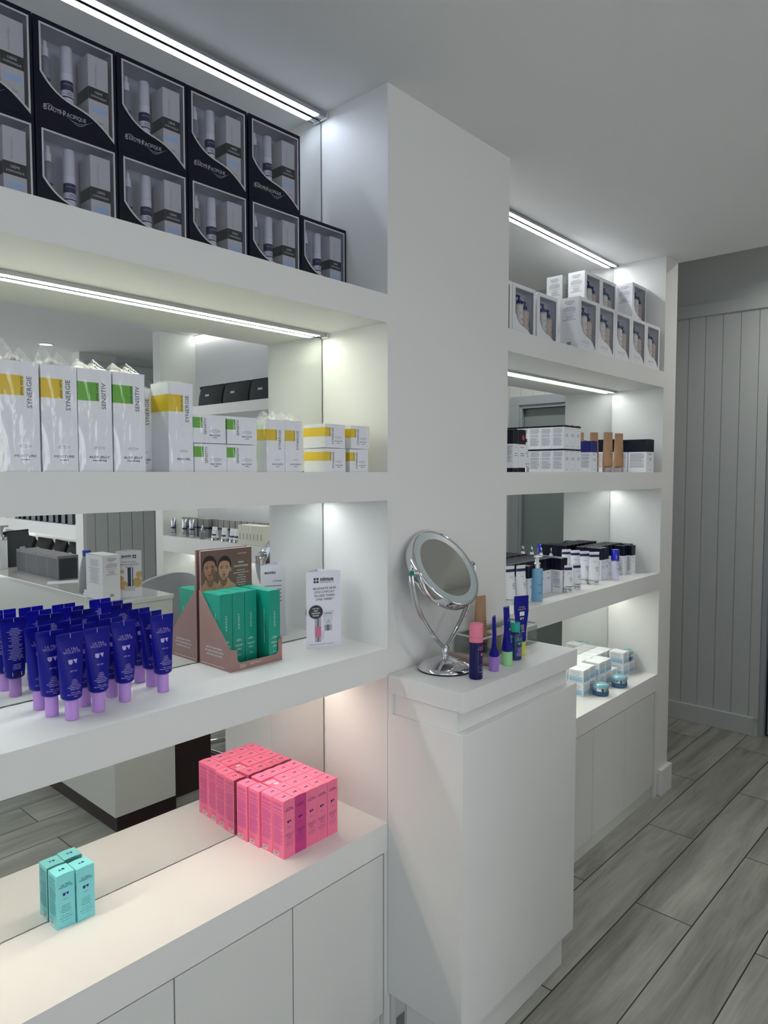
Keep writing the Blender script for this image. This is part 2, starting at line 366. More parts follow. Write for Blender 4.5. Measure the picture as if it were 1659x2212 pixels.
for side, x0, x1 in (('left', XL+.01, -.006), ('right', XA+.004, XR-.006)):
    for k, z in enumerate((zc(x1)-.001, S['s1b'], S['s2b'], S['s3b'])):
        mul = {('left', 0): .78, ('left', 1): .98, ('left', 2): .80, ('left', 3): .95, ('right', 0): .98, ('right', 1): .74, ('right', 2): .74, ('right', 3): .82}[(side, k)]
        led(x0, x1, z-(0.008 if k == 0 and side == 'left' else 0), k, side, mul)

# pedestal in front of the pillar
pd = thing('display_pedestal', (XA/2, -D-P/2, 0), 'white boxy display pedestal with overhanging top in front of the pillar', 'pedestal')
hx, hy = (XA+.014)/2, P/2; ox = .007
def pb(x0, x1, y0, y1, z0, z1, m, n, bv=.0012): return MB().box(x0, x1, y0, y1, z0, z1, m).build(n, pd, bevel=bv)
pb(-XA/2, XA/2+.014, -hy, hy-.001, .1146, .9008, LAM, 'body')
pb(-XA/2+.006, XA/2-.012, -hy+.022, hy-.001, .9008, .9562, LAM, 'neck')
pb(-XA/2, XA/2+.014, -hy, hy-.001, .9562, 1.0076, LAM, 'top_slab')
pb(-XA/2+.012, XA/2-.01, -hy+.025, hy-.001, 0, .1146, LAM, 'plinth')
MB().box(-XA/2+.002, -XA/2+.012, -hy+.19, -hy+.22, 0, .1146, CHROME).build('plinth_corner', pd)
pb(-XA/2-.0, -XA/2+.006, hy-.018, hy-.001, .9008, .9562, LAM, 'neck_return')

# ------------------------------------------------------------------ ceiling downlights
def downlight(x, y, label, z=None, p=1.0):
    z = z or zc(x); o = thing('ceiling_downlight', (x, y, z), label, 'light', 'recessed ceiling downlights')
    e = mat('downlight_glow', '#ffffff', .5, emis='#fff8ee', estr=L_DOWN)
    MB().lathe([(.048, -.004), (.062, -.004), (.066, -.0005), (.048, -.0005)], LAM, cap=False).build('trim_ring', o, smooth=40)
    MB().lathe([(.0001, -.0012), (.048, -.0012)], e, cap=False).build('lamp_face', o)
    l = bpy.data.lights.new('downlight_lamp', 'AREA'); l.shape = 'DISK'; l.size = .09; l.energy = L_DOWN*p; l.color = (1, .985, .96); l.spread = R(150)
    q = bpy.data.objects.new('downlight_lamp', l); COL.objects.link(q); q.parent = o; q.location = (0, 0, -.006)
downlight(.958, -4.186, 'recessed downlight far from the shelves, seen in the second-niche mirror')
downlight(-.35, -1.55, 'recessed downlight above the aisle in front of the wide shelving unit', p=.6)
downlight(-2.2, -2.9, 'recessed downlight near the shop window')
downlight(.5, -2.6, 'recessed downlight above the reception desk')
downlight(-.9, -5.2, 'recessed downlight near the front wall')
downlight(2.6, -.9, 'recessed downlight in the hall by the grey door', z=2.861, p=1.6)

# ================================================================== PRODUCTS
def uv_logo(mb, fc, u, v, s, m, rot=False, off=.0001):
    U = [(-1, .5), (-.08, .5)]+ell(-.54, .02, .46, .52, 12, 0, 0, -math.pi)
    V = [(.0, .5), (1, .5), (.62, -.5)]
    k = -1 if rot else 1
    mb.shape([[(x*s*k, y*s*k) for x, y in U]], fc, m, off, u, v); mb.shape([[(x*s*k, y*s*k) for x, y in V]], fc, m, off, u, v)
def flap_top(mb, w, d, h, m, mi, rise=.0012):
    """slightly bowed tuck flap on a carton"""
    n = 6; vs_, fs = [], []
    for i in range(n+1):
        x = -w/2+w*i/n; z = h+rise*math.sin(math.pi*i/n); vs_ += [(x, -d/2+.0004, z), (x, d/2-.0004, z)]
    for i in range(n): fs.append((2*i, 2*i+2, 2*i+3, 2*i+1))
    k = len(vs_); vs_ += [(-w/2, -d/2+.0004, h-.0005), (w/2, -d/2+.0004, h-.0005), (-w/2, d/2-.0004, h-.0005), (w/2, d/2-.0004, h-.0005)]
    fs += [(k, k+1)+tuple(2*i for i in range(n, -1, -1)), (k+3, k+2)+tuple(2*i+1 for i in range(n+1))]
    mb.add(vs_, fs, m)
class Bow:
    def __init__(s, w, d, h, rise, rot): s.w, s.d, s.h, s.r, s.k = w, d, h, rise, rot
    def __call__(s, u, v, off=0):
        x, y = (s.w/2-u, s.d/2-v) if s.k else (-s.w/2+u, -s.d/2+v)
        return Vector((x, y, s.h+s.r*math.sin(math.pi*(x+s.w/2)/s.w)+.0003+off))
def uv_carton(name, w, d, h, base, ink, logo, micro, product):
    mb = MB(); F = box_faces(w, d, h); mb.cbox(w, d, h, base); flap_top(mb, w, d, h, base, ink)
    q = w/.0385
    for fn in ('front', 'back'):
        f = F[fn]
        mb.text('ULTRA', f, w/2, h-.0245*q, .0056*q, ink, bold=.004, sx=1.25); mb.text('VIOLETTE', f, w/2, h-.0292*q, .0056*q, ink, bold=.004, sx=1.2)
        uv_logo(mb, f, w/2, h-.055*h/.1455, .0068*q, logo)
        mb.text('SPF 50+', f, w/2, h*.52, .0032*q, ink)
        y = h*.41
        for t in product: mb.text(t, f, w/2, y, .0029*q, ink, sx=1.15); y -= .0037*q
        mb.text('UVA + UVB', f, w/2-.003*q, y-.003*q, .0029*q, ink); mb.shape([ell(0, 0, .0028*q, .0028*q, 16), ell(0, 0, .0025*q, .0025*q, 16)], f, ink, .0001, w/2+.009*q, y-.002*q)
        mb.text('BROAD SPECTRUM', f, w/2, y-.0085*q, .0029*q, ink, sx=1.1); mb.text('75mL 2.53 fl oz', f, w/2, y-.0145*q, .0031*q, ink, sx=1.1)
    for fn in ('left', 'right'):
        f = F[fn]; mb.micro(f, .004*q, h*.50, d-.004*q, h-.008*q, 26, micro, 5, .6); mb.micro(f, .004*q, h*.22, d-.004*q, h*.49, 15, micro, 6, .6)
        mb.micro(f, .004*q, h*.11, d*.62, h*.2, 5, micro, 7, .4); mb.barcode(f, .005*q, h*.025, .005*q+.02*q, h*.025+.009*q, WHITE, BLACK)
    uv_logo(mb, Bow(w, d, h, .0012, True), w/2, d/2, .0065*q, logo, False)
    return mb.build(name)
# ---- pink cartons, five across and four deep on the bench
INKN = mat('ink_deep_blue', '#101a7a', .4)
PK = mat('pink_card', '#f97a9e', .4); PKM = mat('pink_fine_print', '#c9559a', .5); PKI = mat('pink_print', '#4a2a7a', .5)
MG = mat('magenta_card', '#cf3d86', .4)
prod = ['FRAGRANCE FREE', 'SKINSCREEN FACE', 'SUNSCREEN', 'MADE IN', 'AUSTRALIA']
pw, pdp, ph = .0362, .0430, .1455
mp_ = uv_carton('sunscreen_carton', pw, pdp, ph, PK, PKI, INKN, PKM, prod); tag(mp_, 'x', 'box')
pink = Series(mp_)
mgo = uv_carton('sunscreen_carton', pw, pdp, ph, MG, PKI, INKN, PKM, prod); tag(mgo, 'darker magenta sunscreen carton, second from the left in the front row of the pink block', 'box', 'pink sunscreen cartons on the bench')
GAPK = {(0, 1): 1}
rows_y = [-.1620, -.1180, -.0735, -.0280]
mgt = MB(); flap_top(mgt, pw-.0004, pdp-.0004, ph+.0002, PK, PK); uv_logo(mgt, Bow(pw, pdp, ph, .0018, True), pw/2, pdp/2, .0065*pw/.0385, INKN); mgt.build('top_flap', mgo)
for r in range(4):
    for c in range(5):
        x = -.3102+.0186+c*.0372+(rnd.random()-.5)*.0006; y = rows_y[r]+(.001 if c else 0)+(rnd.random()-.5)*.001
        if c == 0 and r in (1, 2, 3): x -= (.0, .0005, .0065, .0100)[r]
        if r == 0 and c == 1: mgo.location = (x, y-.0006, S['bt']); continue
        if r == 2 and c == 1: continue
        pink.put((x, y, S['bt']), 'pink sunscreen carton in the bench block, %s row from front, %s from left' % (NTH[r], NTH[c]), (rnd.random()-.5)*.012, 'pink sunscreen cartons on the bench')
# the odd carton lying low inside the block: glossy window top
gm = MB(); gm.cbox(pw, pdp, ph-.003, mat('pink_gloss', '#f7719f', .15, coat=.6)); ft = box_faces(pw, pdp, ph-.003)['topr']
gm.micro(ft, .004, .005, pw-.004, pdp-.02, 4, mat('pink_pale', '#ffd3de', .3), 9, .5); gm.rect(ft, .006, .027, .02, .037, mat('pink_pale'))
g = gm.build('sunscreen_carton', loc=(-.3102+.0186+.0372, rows_y[2]+.001, S['bt'])); tag(g, 'shiny pink carton with pale panel on top, standing slightly lower inside the pink block', 'box', 'pink sunscreen cartons on the bench')
# ---- turquoise cartons
TQ = mat('turquoise_card', '#7fd6d8', .4); TQM = mat('turquoise_fine_print', '#4d9fae', .5); TQI = mat('turquoise_print', '#1c5a78', .5)
tq = uv_carton('sunscreen_carton', .0382, .0400, .1145, TQ, TQI, INKN, TQM, ['FAVE FLUID', 'ULTRALIGHT', 'SUNSCREEN', 'LOTION SPF 50+', 'SKINSCREEN']); tag(tq, 'x', 'box')
tq = Series(tq)
tq.put((-.7812, -.0236, S['bt']), 'turquoise sunscreen carton on the bench, left of its pair', 0, 'turquoise sunscreen cartons on the bench')
tq.put((-.7412, -.0284, S['bt']), 'turquoise sunscreen carton on the bench, right of its pair', .02, 'turquoise sunscreen cartons on the bench')

# ---- squeeze tubes
def tube_surf(secs):
    def f(z):
        for a, b in zip(secs[:-1], secs[1:]):
            if a[0] <= z <= b[0]:
                t = (z-a[0])/max(1e-9, b[0]-a[0]); return a[1]+(b[1]-a[1])*t, a[2]+(b[2]-a[2])*t
        return secs[-1][1], secs[-1][2]
    def front(u, v, off=0):
        a, b = f(v); q = max(0, 1-(u/a)**2) if abs(u) < a else 0
        return Vector((u, -b*math.sqrt(q)-.0003-off, v))
    def back(u, v, off=0):
        p = front(-u, v, off); return Vector((p.x, -p.y, p.z))
    return front, back
def squeeze(parent, secs, m, caph, capr, capm, name='tube_body', seam=True, n=32):
    mb = MB(); mb.loft(secs, m, n)
    return mb
def std_secs(caph, h, rb, wt, rsh=None):
    """body sections from shoulder to crimp: round below, flat above"""
    H = h-caph; o = [(caph-.0005, rb*.55, rb*.55), (caph+.0015, rb*.86, rb*.84), (caph+.004, rb, rb*.95)]
    for i in range(1, 9):
        t = i/8; o.append((caph+.004+(H-.014)*t, rb+(wt-rb)*t, rb*.95*(1-t)**.75+.0012))
    o += [(h-.0095, wt, .0013), (h, wt, .0011)]
    return o
UVB = mat('royal_blue_tube', '#050786', .42, coat=0, spec=.25); LILAC = mat('lilac_cap', '#bf92dd', .35); INKL = mat('ink_pale_lilac', '#b9a8e0', .4)
def cap_prof(r, h, z0=0, bev=.0012): return [(r-bev, z0), (r, z0+bev*.7), (r*.985, z0+h-bev), (r*.985-bev, z0+h)]
def uv_tube(name, h=.1665, caph=.040, rb=.0190, wt=.0268, cr=.0121, body=UVB, capm=LILAC, ink=INKL, label='x'):
    t = thing(name, (0, 0, 0), label, 'tube'); secs = std_secs(caph, h, rb, wt); fr, bk = tube_surf(secs)
    mb = MB().loft(secs, body, 36); k = h/.1665
    mb.text('ULTRA', fr, 0, .1345*k, .0068*k, ink, sx=1.15, bold=-.008); mb.text('VIOLETTE', fr, 0, .1290*k, .0068*k, ink, sx=1.1, bold=-.008)
    uv_logo(mb, fr, 0, .113*k, .0088*k, ink)
    mb.text('SPF 50+', fr, 0, .0945*k, .0042*k, ink, sx=1.05); y = .0785*k
    for s_ in ('LEAN', 'SCREEN', 'MINERAL', 'MATTIFYING', 'FRAGRANCE FREE', 'SKINSCREEN'): mb.text(s_, fr, 0, y, .0031*k, ink, sx=1.05, bold=.004); y -= .0035*k
    y -= .0025*k
    for s_ in ('UVA + UVB', 'BROAD SPECTRUM'): mb.text(s_, fr, 0, y, .0031*k, ink, sx=1.05, bold=.01); y -= .0036*k
    mb.text('75mL', fr, 0, y-.0005*k, .0034*k, ink, bold=.01)
    mb.micro(bk, -.0155*k, .078*k, .0155*k, .146*k, 22, ink, 11, .3, True); mb.micro(bk, -.008*k, .060*k, .008*k, .072*k, 4, ink, 12, .3)
    mb.barcode(bk, -.009*k, .046*k, .009*k, .0545*k, WHITE, BLACK)
    mb.box(-.0005, .0005, -.0016, .0016, h-.0092, h-.0005, ink)
    mb.build('tube_body', t, smooth=50)
    MB().lathe(cap_prof(cr, caph), capm, 28).build('cap', t, smooth=40)
    return t
tubes = Series(uv_tube('sunscreen_tube'))
TP = [(-.8135, -.168, 'very front of the cluster, left of centre', .03), (-.8305, -.119, 'diagonally behind the front-left one', -.05), (-.8305, -.062, 'leftmost by the mirror, third back', .08),
      (-.757, -.160, 'front row, second from the left', -.02), (-.7605, -.107, 'middle row behind the second front tube', .06), (-.6915, -.141, 'front row, third from the left', .0),
      (-.6945, -.092, 'middle row behind the third front tube', .05), (-.6045, -.141, 'front right end of the cluster', -.03), (-.601, -.088, 'middle of the right-hand file', .02), (-.603, -.040, 'back of the right-hand file by the mirror', .0),
      (-.7605, -.048, 'nearest the mirror, second file', .05), (-.6945, -.040, 'nearest the mirror, third file', -.04)]
for x, y, l, r in TP: tubes.put((x, y, S['s3t']), 'blue tube on lilac cap, '+l, r, 'blue sunscreen tubes on the third shelf')

# ---- green cartons in a counter display
GR = mat('green_card', '#10957e', .4); GR_LIT = mat('green_card_lit_top', '#27a890', .4); GI = mat('ink_cream', '#dfe9dd', .5)  # paler top green carries the light on carton tops in its colour; unused
def airy_carton():
    w, d, h = .0352, .0376, .1765
    mb = MB().cbox(w, d, h, GR); F = box_faces(w, d, h); flap_top(mb, w, d, h, GR, GI)
    for fn in ('front', 'back'):
        f = F[fn]; mb.text('AIRYDAY', f, w/2+.0025, h*.60, .0072, GI, rot=R(90), space=1.35)
        mb.text('SPF 50+', f, w/2, h*.34, .0034, GI, bold=.02); mb.micro(f, .006, h*.325, w-.006, h*.335, 1, GI, 3, .5, True)
        mb.text('GOLDEN GLOW', f, w/2, h*.265, .0031, GI, bold=.02); mb.micro(f, .006, h*.25, w-.006, h*.258, 1, GI, 4, .4, True); mb.micro(f, .008, h*.2, w-.008, h*.225, 2, GI, 5, .35, True); mb.micro(f, .01, h*.12, w-.01, h*.14, 2, GI, 6, .3, True)
    for fn in ('left', 'right'):
        f = F[fn]; mb.text('AIR SUPERCHARGED WITH SKIN GOODNESS', f, d/2+.0015, h*.5, .0042, GI, rot=R(90), sx=1.0, bold=.01)
    return tag(mb.build('sunscreen_carton'), 'x', 'box')
sd = thing('counter_display', (-.4242, -.1309, S['s3t']), 'mauve cardboard counter display with a printed portrait of two women on its back panel', 'display stand')
MV = mat('mauve_card', '#9c7a74', .42); MVI = mat('mauve_card_inside', '#8a6a64', .6); MVD = mat('print_brown', '#6d5149', .5)
DW, DD = .1572, .1250
b = MB()
# side panels with sloped edge, floor, front lip with rounded scoop
def prism_x(mb, pts, x0, x1, m):
    n = len(pts); mb.add([(x0, y, z) for y, z in pts]+[(x1, y, z) for y, z in pts], [tuple(range(n)), tuple(range(2*n-1, n-1, -1))]+[(i, i+n, (i+1) % n+n, (i+1) % n) for i in range(n)], m)
side = [(0, 0), (DD, 0), (DD, .182), (DD-.006, .181), (.0, .054)]
prism_x(b, side, 0, .0016, MV); prism_x(b, side, DW-.0016, DW, MV)
b.box(.0016, DW-.0016, .0012, DD-.001, .0003, .0012, MVI)
fcl = Face((0, -.0007, 0), (1, 0, 0), (0, 0, 1), (0, -1, 0))
lip = [(0, 0), (DW, 0), (DW, .058), (DW-.012, .055)]+ell(DW-.024, .030, .012, .012, 6, 0, 0, -math.pi/2)+ell(.033, .030, .012, .012, 6, 0, -math.pi/2, -math.pi)+[(.021, .049), (.0, .054)]
vv, ff = shape_geo([lip])
b.add([(x, -.0006, z) for x, z, _ in vv]+[(x, .0010, z) for x, z, _ in vv], ff+[tuple(i+len(vv) for i in reversed(f)) for f in ff], MV)
b.text('AIRYDAY', fcl, DW*.47, .0085, .0062, GI, space=1.4); b.micro(fcl, .028, .004, .045, .014, 4, GI, 8, .25)
fl = Face((0, DD, 0), (0, -1, 0), (0, 0, 1), (-1, 0, 0))
for i, s_ in enumerate(('AIRYDAY SKINSCREENS', 'SPF SUPERCHARGED WITH', 'SKINCARE GOODNESS')): b.text(s_, fl, .062, .046-.0085*i, .0062, GI, bold=.012)
b.micro(fl, .006, .0045, .115, .0075, 1, GI, 14, .4)
b.build('tray', sd)
bp = MB(); H0, H1 = 0.0012, .279
bp.box(.0017, DW-.0017, DD-.0065, DD-.001, H0, H1, MV)
fb_ = Face((0, DD-.0066, 0), (1, 0, 0), (0, 0, 1), (0, -1, 0))
bp.rect(fb_, .0018, .14, DW-.0018, H1, MVD); bp.rect(fb_, .0018, H1-.0012, DW-.0018, H1, WHITE, .0001)
bp.build('back_panel', sd)
pr = MB()
SK1, SK2, SKS, HAIR = mat('print_skin_light', '#b8876c', .5), mat('print_skin_tan', '#a8765c', .5), mat('print_skin_shade', '#7d5443', .5), mat('print_hair', '#1d1513', .5)
LIP, EYE, WHT = mat('print_lip', '#87473f', .5), mat('print_eye', '#2a1b17', .5), mat('print_eye_white', '#cdbcb0', .5); HIL = mat('print_skin_highlight', '#bc8c72', .5)
def woman(cx, cy, k, skin, lean, o, body):
    e = lambda x, y, a, b_, m, off, n=22, rot=0: pr.shape([ell(cx+(x*math.cos(lean)-y*math.sin(lean))*k, cy+(x*math.sin(lean)+y*math.cos(lean))*k, a*k, b_*k, n, lean+rot)], fb_, m, o+off)
    pr.shape([body], fb_, skin, o)
    e(0, -.9, .34, .55, SKS, .00002); e(.02, .20, .66, .84, HAIR, .00006); e(.60, -.08, .09, .19, skin, .00008); pr.shape([[(cx+(x*math.cos(lean)-y*math.sin(lean))*k, cy+(x*math.sin(lean)+y*math.cos(lean))*k) for x, y in [(.56*math.cos(t)*(1-.30*max(0, -math.sin(t))**1.5), -.02+.86*math.sin(t)) for t in [2*math.pi*i/32 for i in range(32)]]]], fb_, skin, o+.0001)
    pr.shape([[(cx+(x*math.cos(lean)-y*math.sin(lean))*k, cy+(x*math.sin(lean)+y*math.cos(lean))*k) for x, y in
              ell(0, .10, .62, .92, 16, 0, 0, math.pi)+ell(0, .30, .53, .34, 12, 0, math.pi, 0)]], fb_, HAIR, o+.00012)
    e(.28, -.22, .17, .44, SKS if skin is SK2 else HIL, .00016, 18)
    for sx_ in (-1, 1):
        e(.24*sx_, .02, .12, .05, WHT, .0002); e(.24*sx_, .02, .055, .05, EYE, .00022); e(.24*sx_, .065, .15, .022, EYE, .00024); e(.25*sx_, .185, .17, .026, HAIR, .00024, 16, -.14*sx_)
    e(0, -.13, .045, .2, HIL, .0002); e(0, -.31, .09, .04, SKS, .00022); e(0, -.50, .17, .065, LIP, .00024); e(0, -.485, .15, .010, EYE, .00026); e(0, -.70, .18, .05, SKS, .0002)
bl = .150
woman(.0700, .2290, .0315, SK1, -.07, .00012, [(.052, bl), (.052, .196), (.060, .205), (.082, .205), (.090, .194), (.104, .186), (.110, .168), (.112, bl)])
woman(.0265, .2320, .0320, SK2, .05, .0008, [(.001, bl), (.001, .190), (.010, .198), (.014, .206), (.036, .206), (.044, .196), (.058, .188), (.070, .178), (.076, bl)])
for st in ([(.050, .192), (.0512, .1915), (.043, bl), (.041, bl)], [(.095, .190), (.0962, .189), (.099, bl), (.0975, bl)]): pr.shape([st], fb_, HIL, .0016)
pr.text('AIRYDAY', fb_, .126, .262, .0052, GI, space=1.4); pr.text('SPF50+', fb_, .122, .239, .0062, GI, bold=.01); pr.text('DREAMSCREENS', fb_, .122, .2295, .0062, GI, bold=.01)
for i, s_ in enumerate(('Daily SPF + primer', 'Supercharged with skincare goodness', 'TGA approved', '4 hours water resistant', 'Vegan + cruelty free', 'Dermatologically tested', 'Made in Australia')): pr.text(s_, fb_, .122, .2195-.0063*i, .0040, GI, bold=.008, sx=.78)
pr.build('printed_poster', sd)
ac = Series(airy_carton())
GZ = S['s3t']+.0013
for i, x in enumerate((-.4035, -.3670, -.3305, -.2890)):
    for j, y in enumerate((-.0700, -.0318)):
        if i == 3 and j == 0: y = -.0704
        ac.put((x+(.002 if i == 3 else 0), y, GZ), 'green slim carton in the mauve display, %s row, %s from the left' % (('front' if i < 3 else 'middle', 'back')[j], NTH[i]), 0, 'green sunscreen cartons in the display')
ac.put((-.2872, -.1090, GZ), 'green slim carton standing foremost at the right of the mauve display', 0, 'green sunscreen cartons in the display')

# ---- folded leaflet
def leaflet(loc, rot, w, h, label, kind):
    q = MB(); n = 10; depth = w*.55
    def fr(u, v, off=0):
        t = (u/w-.5)*2; return Vector((u-w/2, -.0024*(1-t*t)*(1-.3*v/h)-off*1.5-.0006, v))
    fr2 = lambda u, v, off=0: fr(u, v, off)
    paper = mat('glossy_paper', '#e4e2ec', .35)
    for k in range(n):
        a, b_ = w*k/n, w*(k+1)/n; q.add([fr(a, 0, -.0003), fr(b_, 0, -.0003), fr(b_, h, -.0003), fr(a, h, -.0003)], [(0, 1, 2, 3)], paper)
    q.add([(-w/2, 0, 0), (-w*.0, depth, 0), (-w*.0, depth, h), (-w/2, 0, h), (w/2, 0, 0), (w/2, 0, h)], [(0, 3, 2, 1), (1, 2, 5, 4)], paper)
    k = w/.098
    for (a, b_) in ((0, 0), (1, 0), (0, 1), (1, 1)): q.rect(fr, (.0205+a*.0078)*k, (h/k-.0305+b_*.0078)*k, (.0263+a*.0078)*k, (h/k-.0247+b_*.0078)*k, BLACK, .0002)
    q.text('nimue', fr, .0385*k, h-.0255*k, .0155*k, BLACK, 'LEFT', bold=.03); q.text('SKIN TECHNOLOGY', fr, .0385*k, h-.0308*k, .0043*k, BLACK, 'LEFT')
    if kind == 'main':
        for i, s_ in enumerate(('ALLEVIATE SKIN', 'DISCOMFORT', 'IN LESS THAN', 'ONE WEEK*')): q.text(s_, fr, .051, h-.0485-.0098*i, .0088, BLACK, bold=.004, sx=1.05)
        NB = mat('print_ink_blue_black', '#15181f', .4); q.shape([ell(.026, .098, .0195, .0185, 28)], fr, NB, .0005)
        for i, s_ in enumerate(("NIMUE'S", 'NEW', 'SENSITIVE', 'RANGE')): q.text(s_, fr, .0255, .1055-.0062*i, .0056, WHITE, bold=.01, sx=.95, off=.0009)
        SIL = mat('print_silver', '#a6aab0', .3); SILD = mat('print_silver_dark', '#5f6670', .4); PNK = mat('print_pink', '#c86a86', .4)
        q.rect(fr, .0235, .058, .0405, .0835, SIL, .0002); q.rect(fr, .0295, .058, .034, .0835, SILD, .0003); q.rect(fr, .0235, .0305, .0405, .058, PNK, .0002); q.rect(fr, .0235, .017, .0405, .0305, SIL, .0002); q.rect(fr, .030, .017, .0345, .0305, SILD, .0003); q.text('nimue', fr, .032, .051, .004, WHITE)
        TB = mat('print_tube_grey', '#cfd2dc', .4); q.shape([[(.044, .098), (.078, .1), (.070, .062), (.0515, .062)]], fr, TB, .00015); q.text('nimue', fr, .0605, .0905, .0082, SILD, bold=.01, off=.0003); q.text('SR', fr, .061, .0705, .0055, BLACK, off=.0003); q.micro(fr, .054, .0655, .068, .068, 1, GREY, 4, .5, off=.0002)
        q.rect(fr, .0495, .0455, .0715, .0615, SIL, .0002); q.rect(fr, .0495, .0565, .0715, .0572, SILD, .0003); q.rect(fr, .056, .0455, .064, .0615, SILD, .0003)
        q.rect(fr, .0415, .0225, .049, .0455, TB, .0001); q.micro(fr, .008, .009, .09, .0115, 1, GREY, 5, .4)
        L0 = math.hypot(w/2, depth); fbk = Face((0, depth, 0), (-w/2/L0, -depth/L0, 0), (0, 0, 1), (-depth/L0, w/2/L0, 0))
        L_ = math.hypot(w/2, depth); q.text('nimue', fbk, L_*.62, h-.025, .013, BLACK, bold=.03); q.text('BENEFITS:', fbk, .012, h-.048, .006, BLACK, 'LEFT', bold=.01)
        for i in range(5): q.micro(fbk, .012, h-.062-.011*i, L_-.006, h-.057-.011*i, 1, GREY, 20+i, .5)
        q.shape([ell(L_*.8, .098, .018, .018, 24)], fbk, NB, .0001); q.rect(fbk, L_*.72, .058, L_*.9, .082, SIL, .0002); q.rect(fbk, L_*.72, .031, L_*.9, .058, PNK, .0002); q.rect(fbk, L_*.72, .018, L_*.9, .031, SIL, .0002)
    else:
        for i, s_ in enumerate(("NIMUE'S NEW", 'RETINAL POWER+', 'SERUM')): q.text(s_, fr, w/2, h-.052-.011*i, .0095, GREY, bold=.01, off=.0002)
        GD = mat('print_gold', '#c9a766', .4); q.rect(fr, 0, .045, w, h-.09, mat('print_cream', '#ded3bd', .4), .0001)
        for cx, cy, r_ in ((.012, .1, .012), (.085, .085, .011), (.02, .065, .02), (.075, .055, .018), (.08, .115, .008)): q.shape([ell(cx, cy, r_, r_*1.1, 18)], fr, GD, .0003)
        q.rect(fr, .036, .05, .058, .132, mat('print_bottle_blue', '#2a3c5c', .4), .0005); q.rect(fr, .040, .05, .044, .132, WHITE, .0006); q.rect(fr, .028, .03, .07, .052, mat('print_plinth_grey', '#c4c6cc', .4), .0004)
    return tag(q.build('folded_leaflet', loc=loc, rot=rot), label, 'leaflet')
leaflet((-.1100, -.1165, S['s3t']), -.40, .098, .2065, 'white three-sided skincare leaflet standing by the corner of the third niche', 'main')

# ---- shrink-wrapped white cartons on the second shelf
YEL, GRN = mat('print_yellow', '#e3c21e', .42), mat('print_lime', '#62ad2a', .42); INKD = mat('ink_dark_grey', '#3a3a3c', .5)
WRAP = film('shrink_wrap', .06, .12, .8, 20)
WRAPT = film('shrink_wrap_gathers', .13, .12, .9, 90)
def wrap_shell(parent, w, d, h, seed, tall):
    q = random.Random(seed); mb = MB(); e = .0012
    n = 5
    for f in box_faces(w+2*e, d+2*e, h+e).values():
        pass
    F = box_faces(w+2*e, d+2*e, h+e)
    for fn, W_ in (('front', w), ('left', d), ('right', d), ('back', w)):
        f = F[fn]; pts = []
        for j in range(9):
            for i in range(n+1):
                edge = i in (0, n) or j in (0, 8); pts.append(f(i/n*(W_+2*e), j/8*(h+e), -.0002 if edge else q.random()*.0012-.0002))
        mb.add(pts, [(j*(n+1)+i, j*(n+1)+i+1, (j+1)*(n+1)+i+1, (j+1)*(n+1)+i) for j in range(8) for i in range(n)], WRAP)
    mb.build('shrink_wrap', parent, smooth=80)
    if tall:
        g = MB(); z = h+.0012; T_ = tall
        for k in range(7):
            x, y = (q.random()-.5)*w*.8, (q.random()-.5)*d*.8; hh = T_*(.25+.5*q.random()); r = .012+.01*q.random(); a = q.random()*3
            base = [(x+r*math.cos(a+t), y+r*math.sin(a+t)*.6, z) for t in (0, 2.1, 4.2)]; g.add(base+[(x, y, z+hh*.6)], [(0, 1, 3), (1, 2, 3), (2, 0, 3)], WRAPT)
        for sx_ in (-1, 1):
            y = -d*.1+d*.2*q.random(); x = sx_*w*.22
            g.add([(x-w*.28, y-d*.3, z), (x+w*.26, y-d*.32, z), (x+w*.02*sx_, y+d*.1, z+T_*(.7+.5*q.random())), (x-w*.2, y+d*.36, z), (x+w*.22, y+d*.36, z)], [(0, 1, 2), (3, 2, 4), (0, 2, 3), (1, 4, 2)], WRAPT)
        g.build('wrap_gather', parent)
def syn(name, w, d, h, accent, brand, lines, bandz, bandh, usz, front_band, seed, tall=.02, sub='aloe vera', lc=.6, side_band=True, oval=True):
    t = thing(name, (0, 0, 0), 'x', 'box'); mb = MB().cbox(w, d, h, WHITE); F = box_faces(w, d, h)
    for fn, W_ in (('front', w), ('back', w)):
        f = F[fn]; mb.rect(f, 0, bandz, W_*front_band, bandz+bandh, accent)
        mb.text(sub, f, W_*front_band-.0015, bandz+.001, bandh*.25, INKD, 'LEFT', rot=R(90), off=.0003)
        mb.text(brand, f, W_*front_band+usz*1.1, bandz+bandh, usz, INKD, 'RIGHT', rot=R(90), off=.0002, sx=1.05)
        ov = w*.17
        if oval: mb.shape([ell(0, 0, ov, ov*.26, 24), ell(0, 0, ov*.94, ov*.21, 24)], f, LGREY, .0001, W_*lc, h*(.235 if h > .1 else .44)); mb.text('DEYNIQUE', f, W_*lc, h*(.235 if h > .1 else .44)-ov*.1, ov*.34, LGREY)
        for i, s_ in enumerate(lines): mb.text(s_, f, W_*lc, h*(.135 if h > .1 else .26)-i*usz*.48, usz*(.5 if i == 0 else .4), BLACK, bold=.018, sx=1.3)
    for fn, W_ in (('left', d), ('right', d)):
        if side_band: mb.rect(F[fn], 0, bandz, W_, bandz+bandh, accent)
    mb.build('carton', t); wrap_shell(t, w, d, h, seed, tall)
    return t
G2 = 'shrink-wrapped cartons on the second shelf'
zz = S['s2t']; yF = -.226
def put(t, x, y, z, l, g=G2, rot=0): t.location = (x, y, z); t.rotation_euler.z = rot; t['label'] = l; t['group'] = g; return t
hT = .188; bz, bh = hT-.058, .034
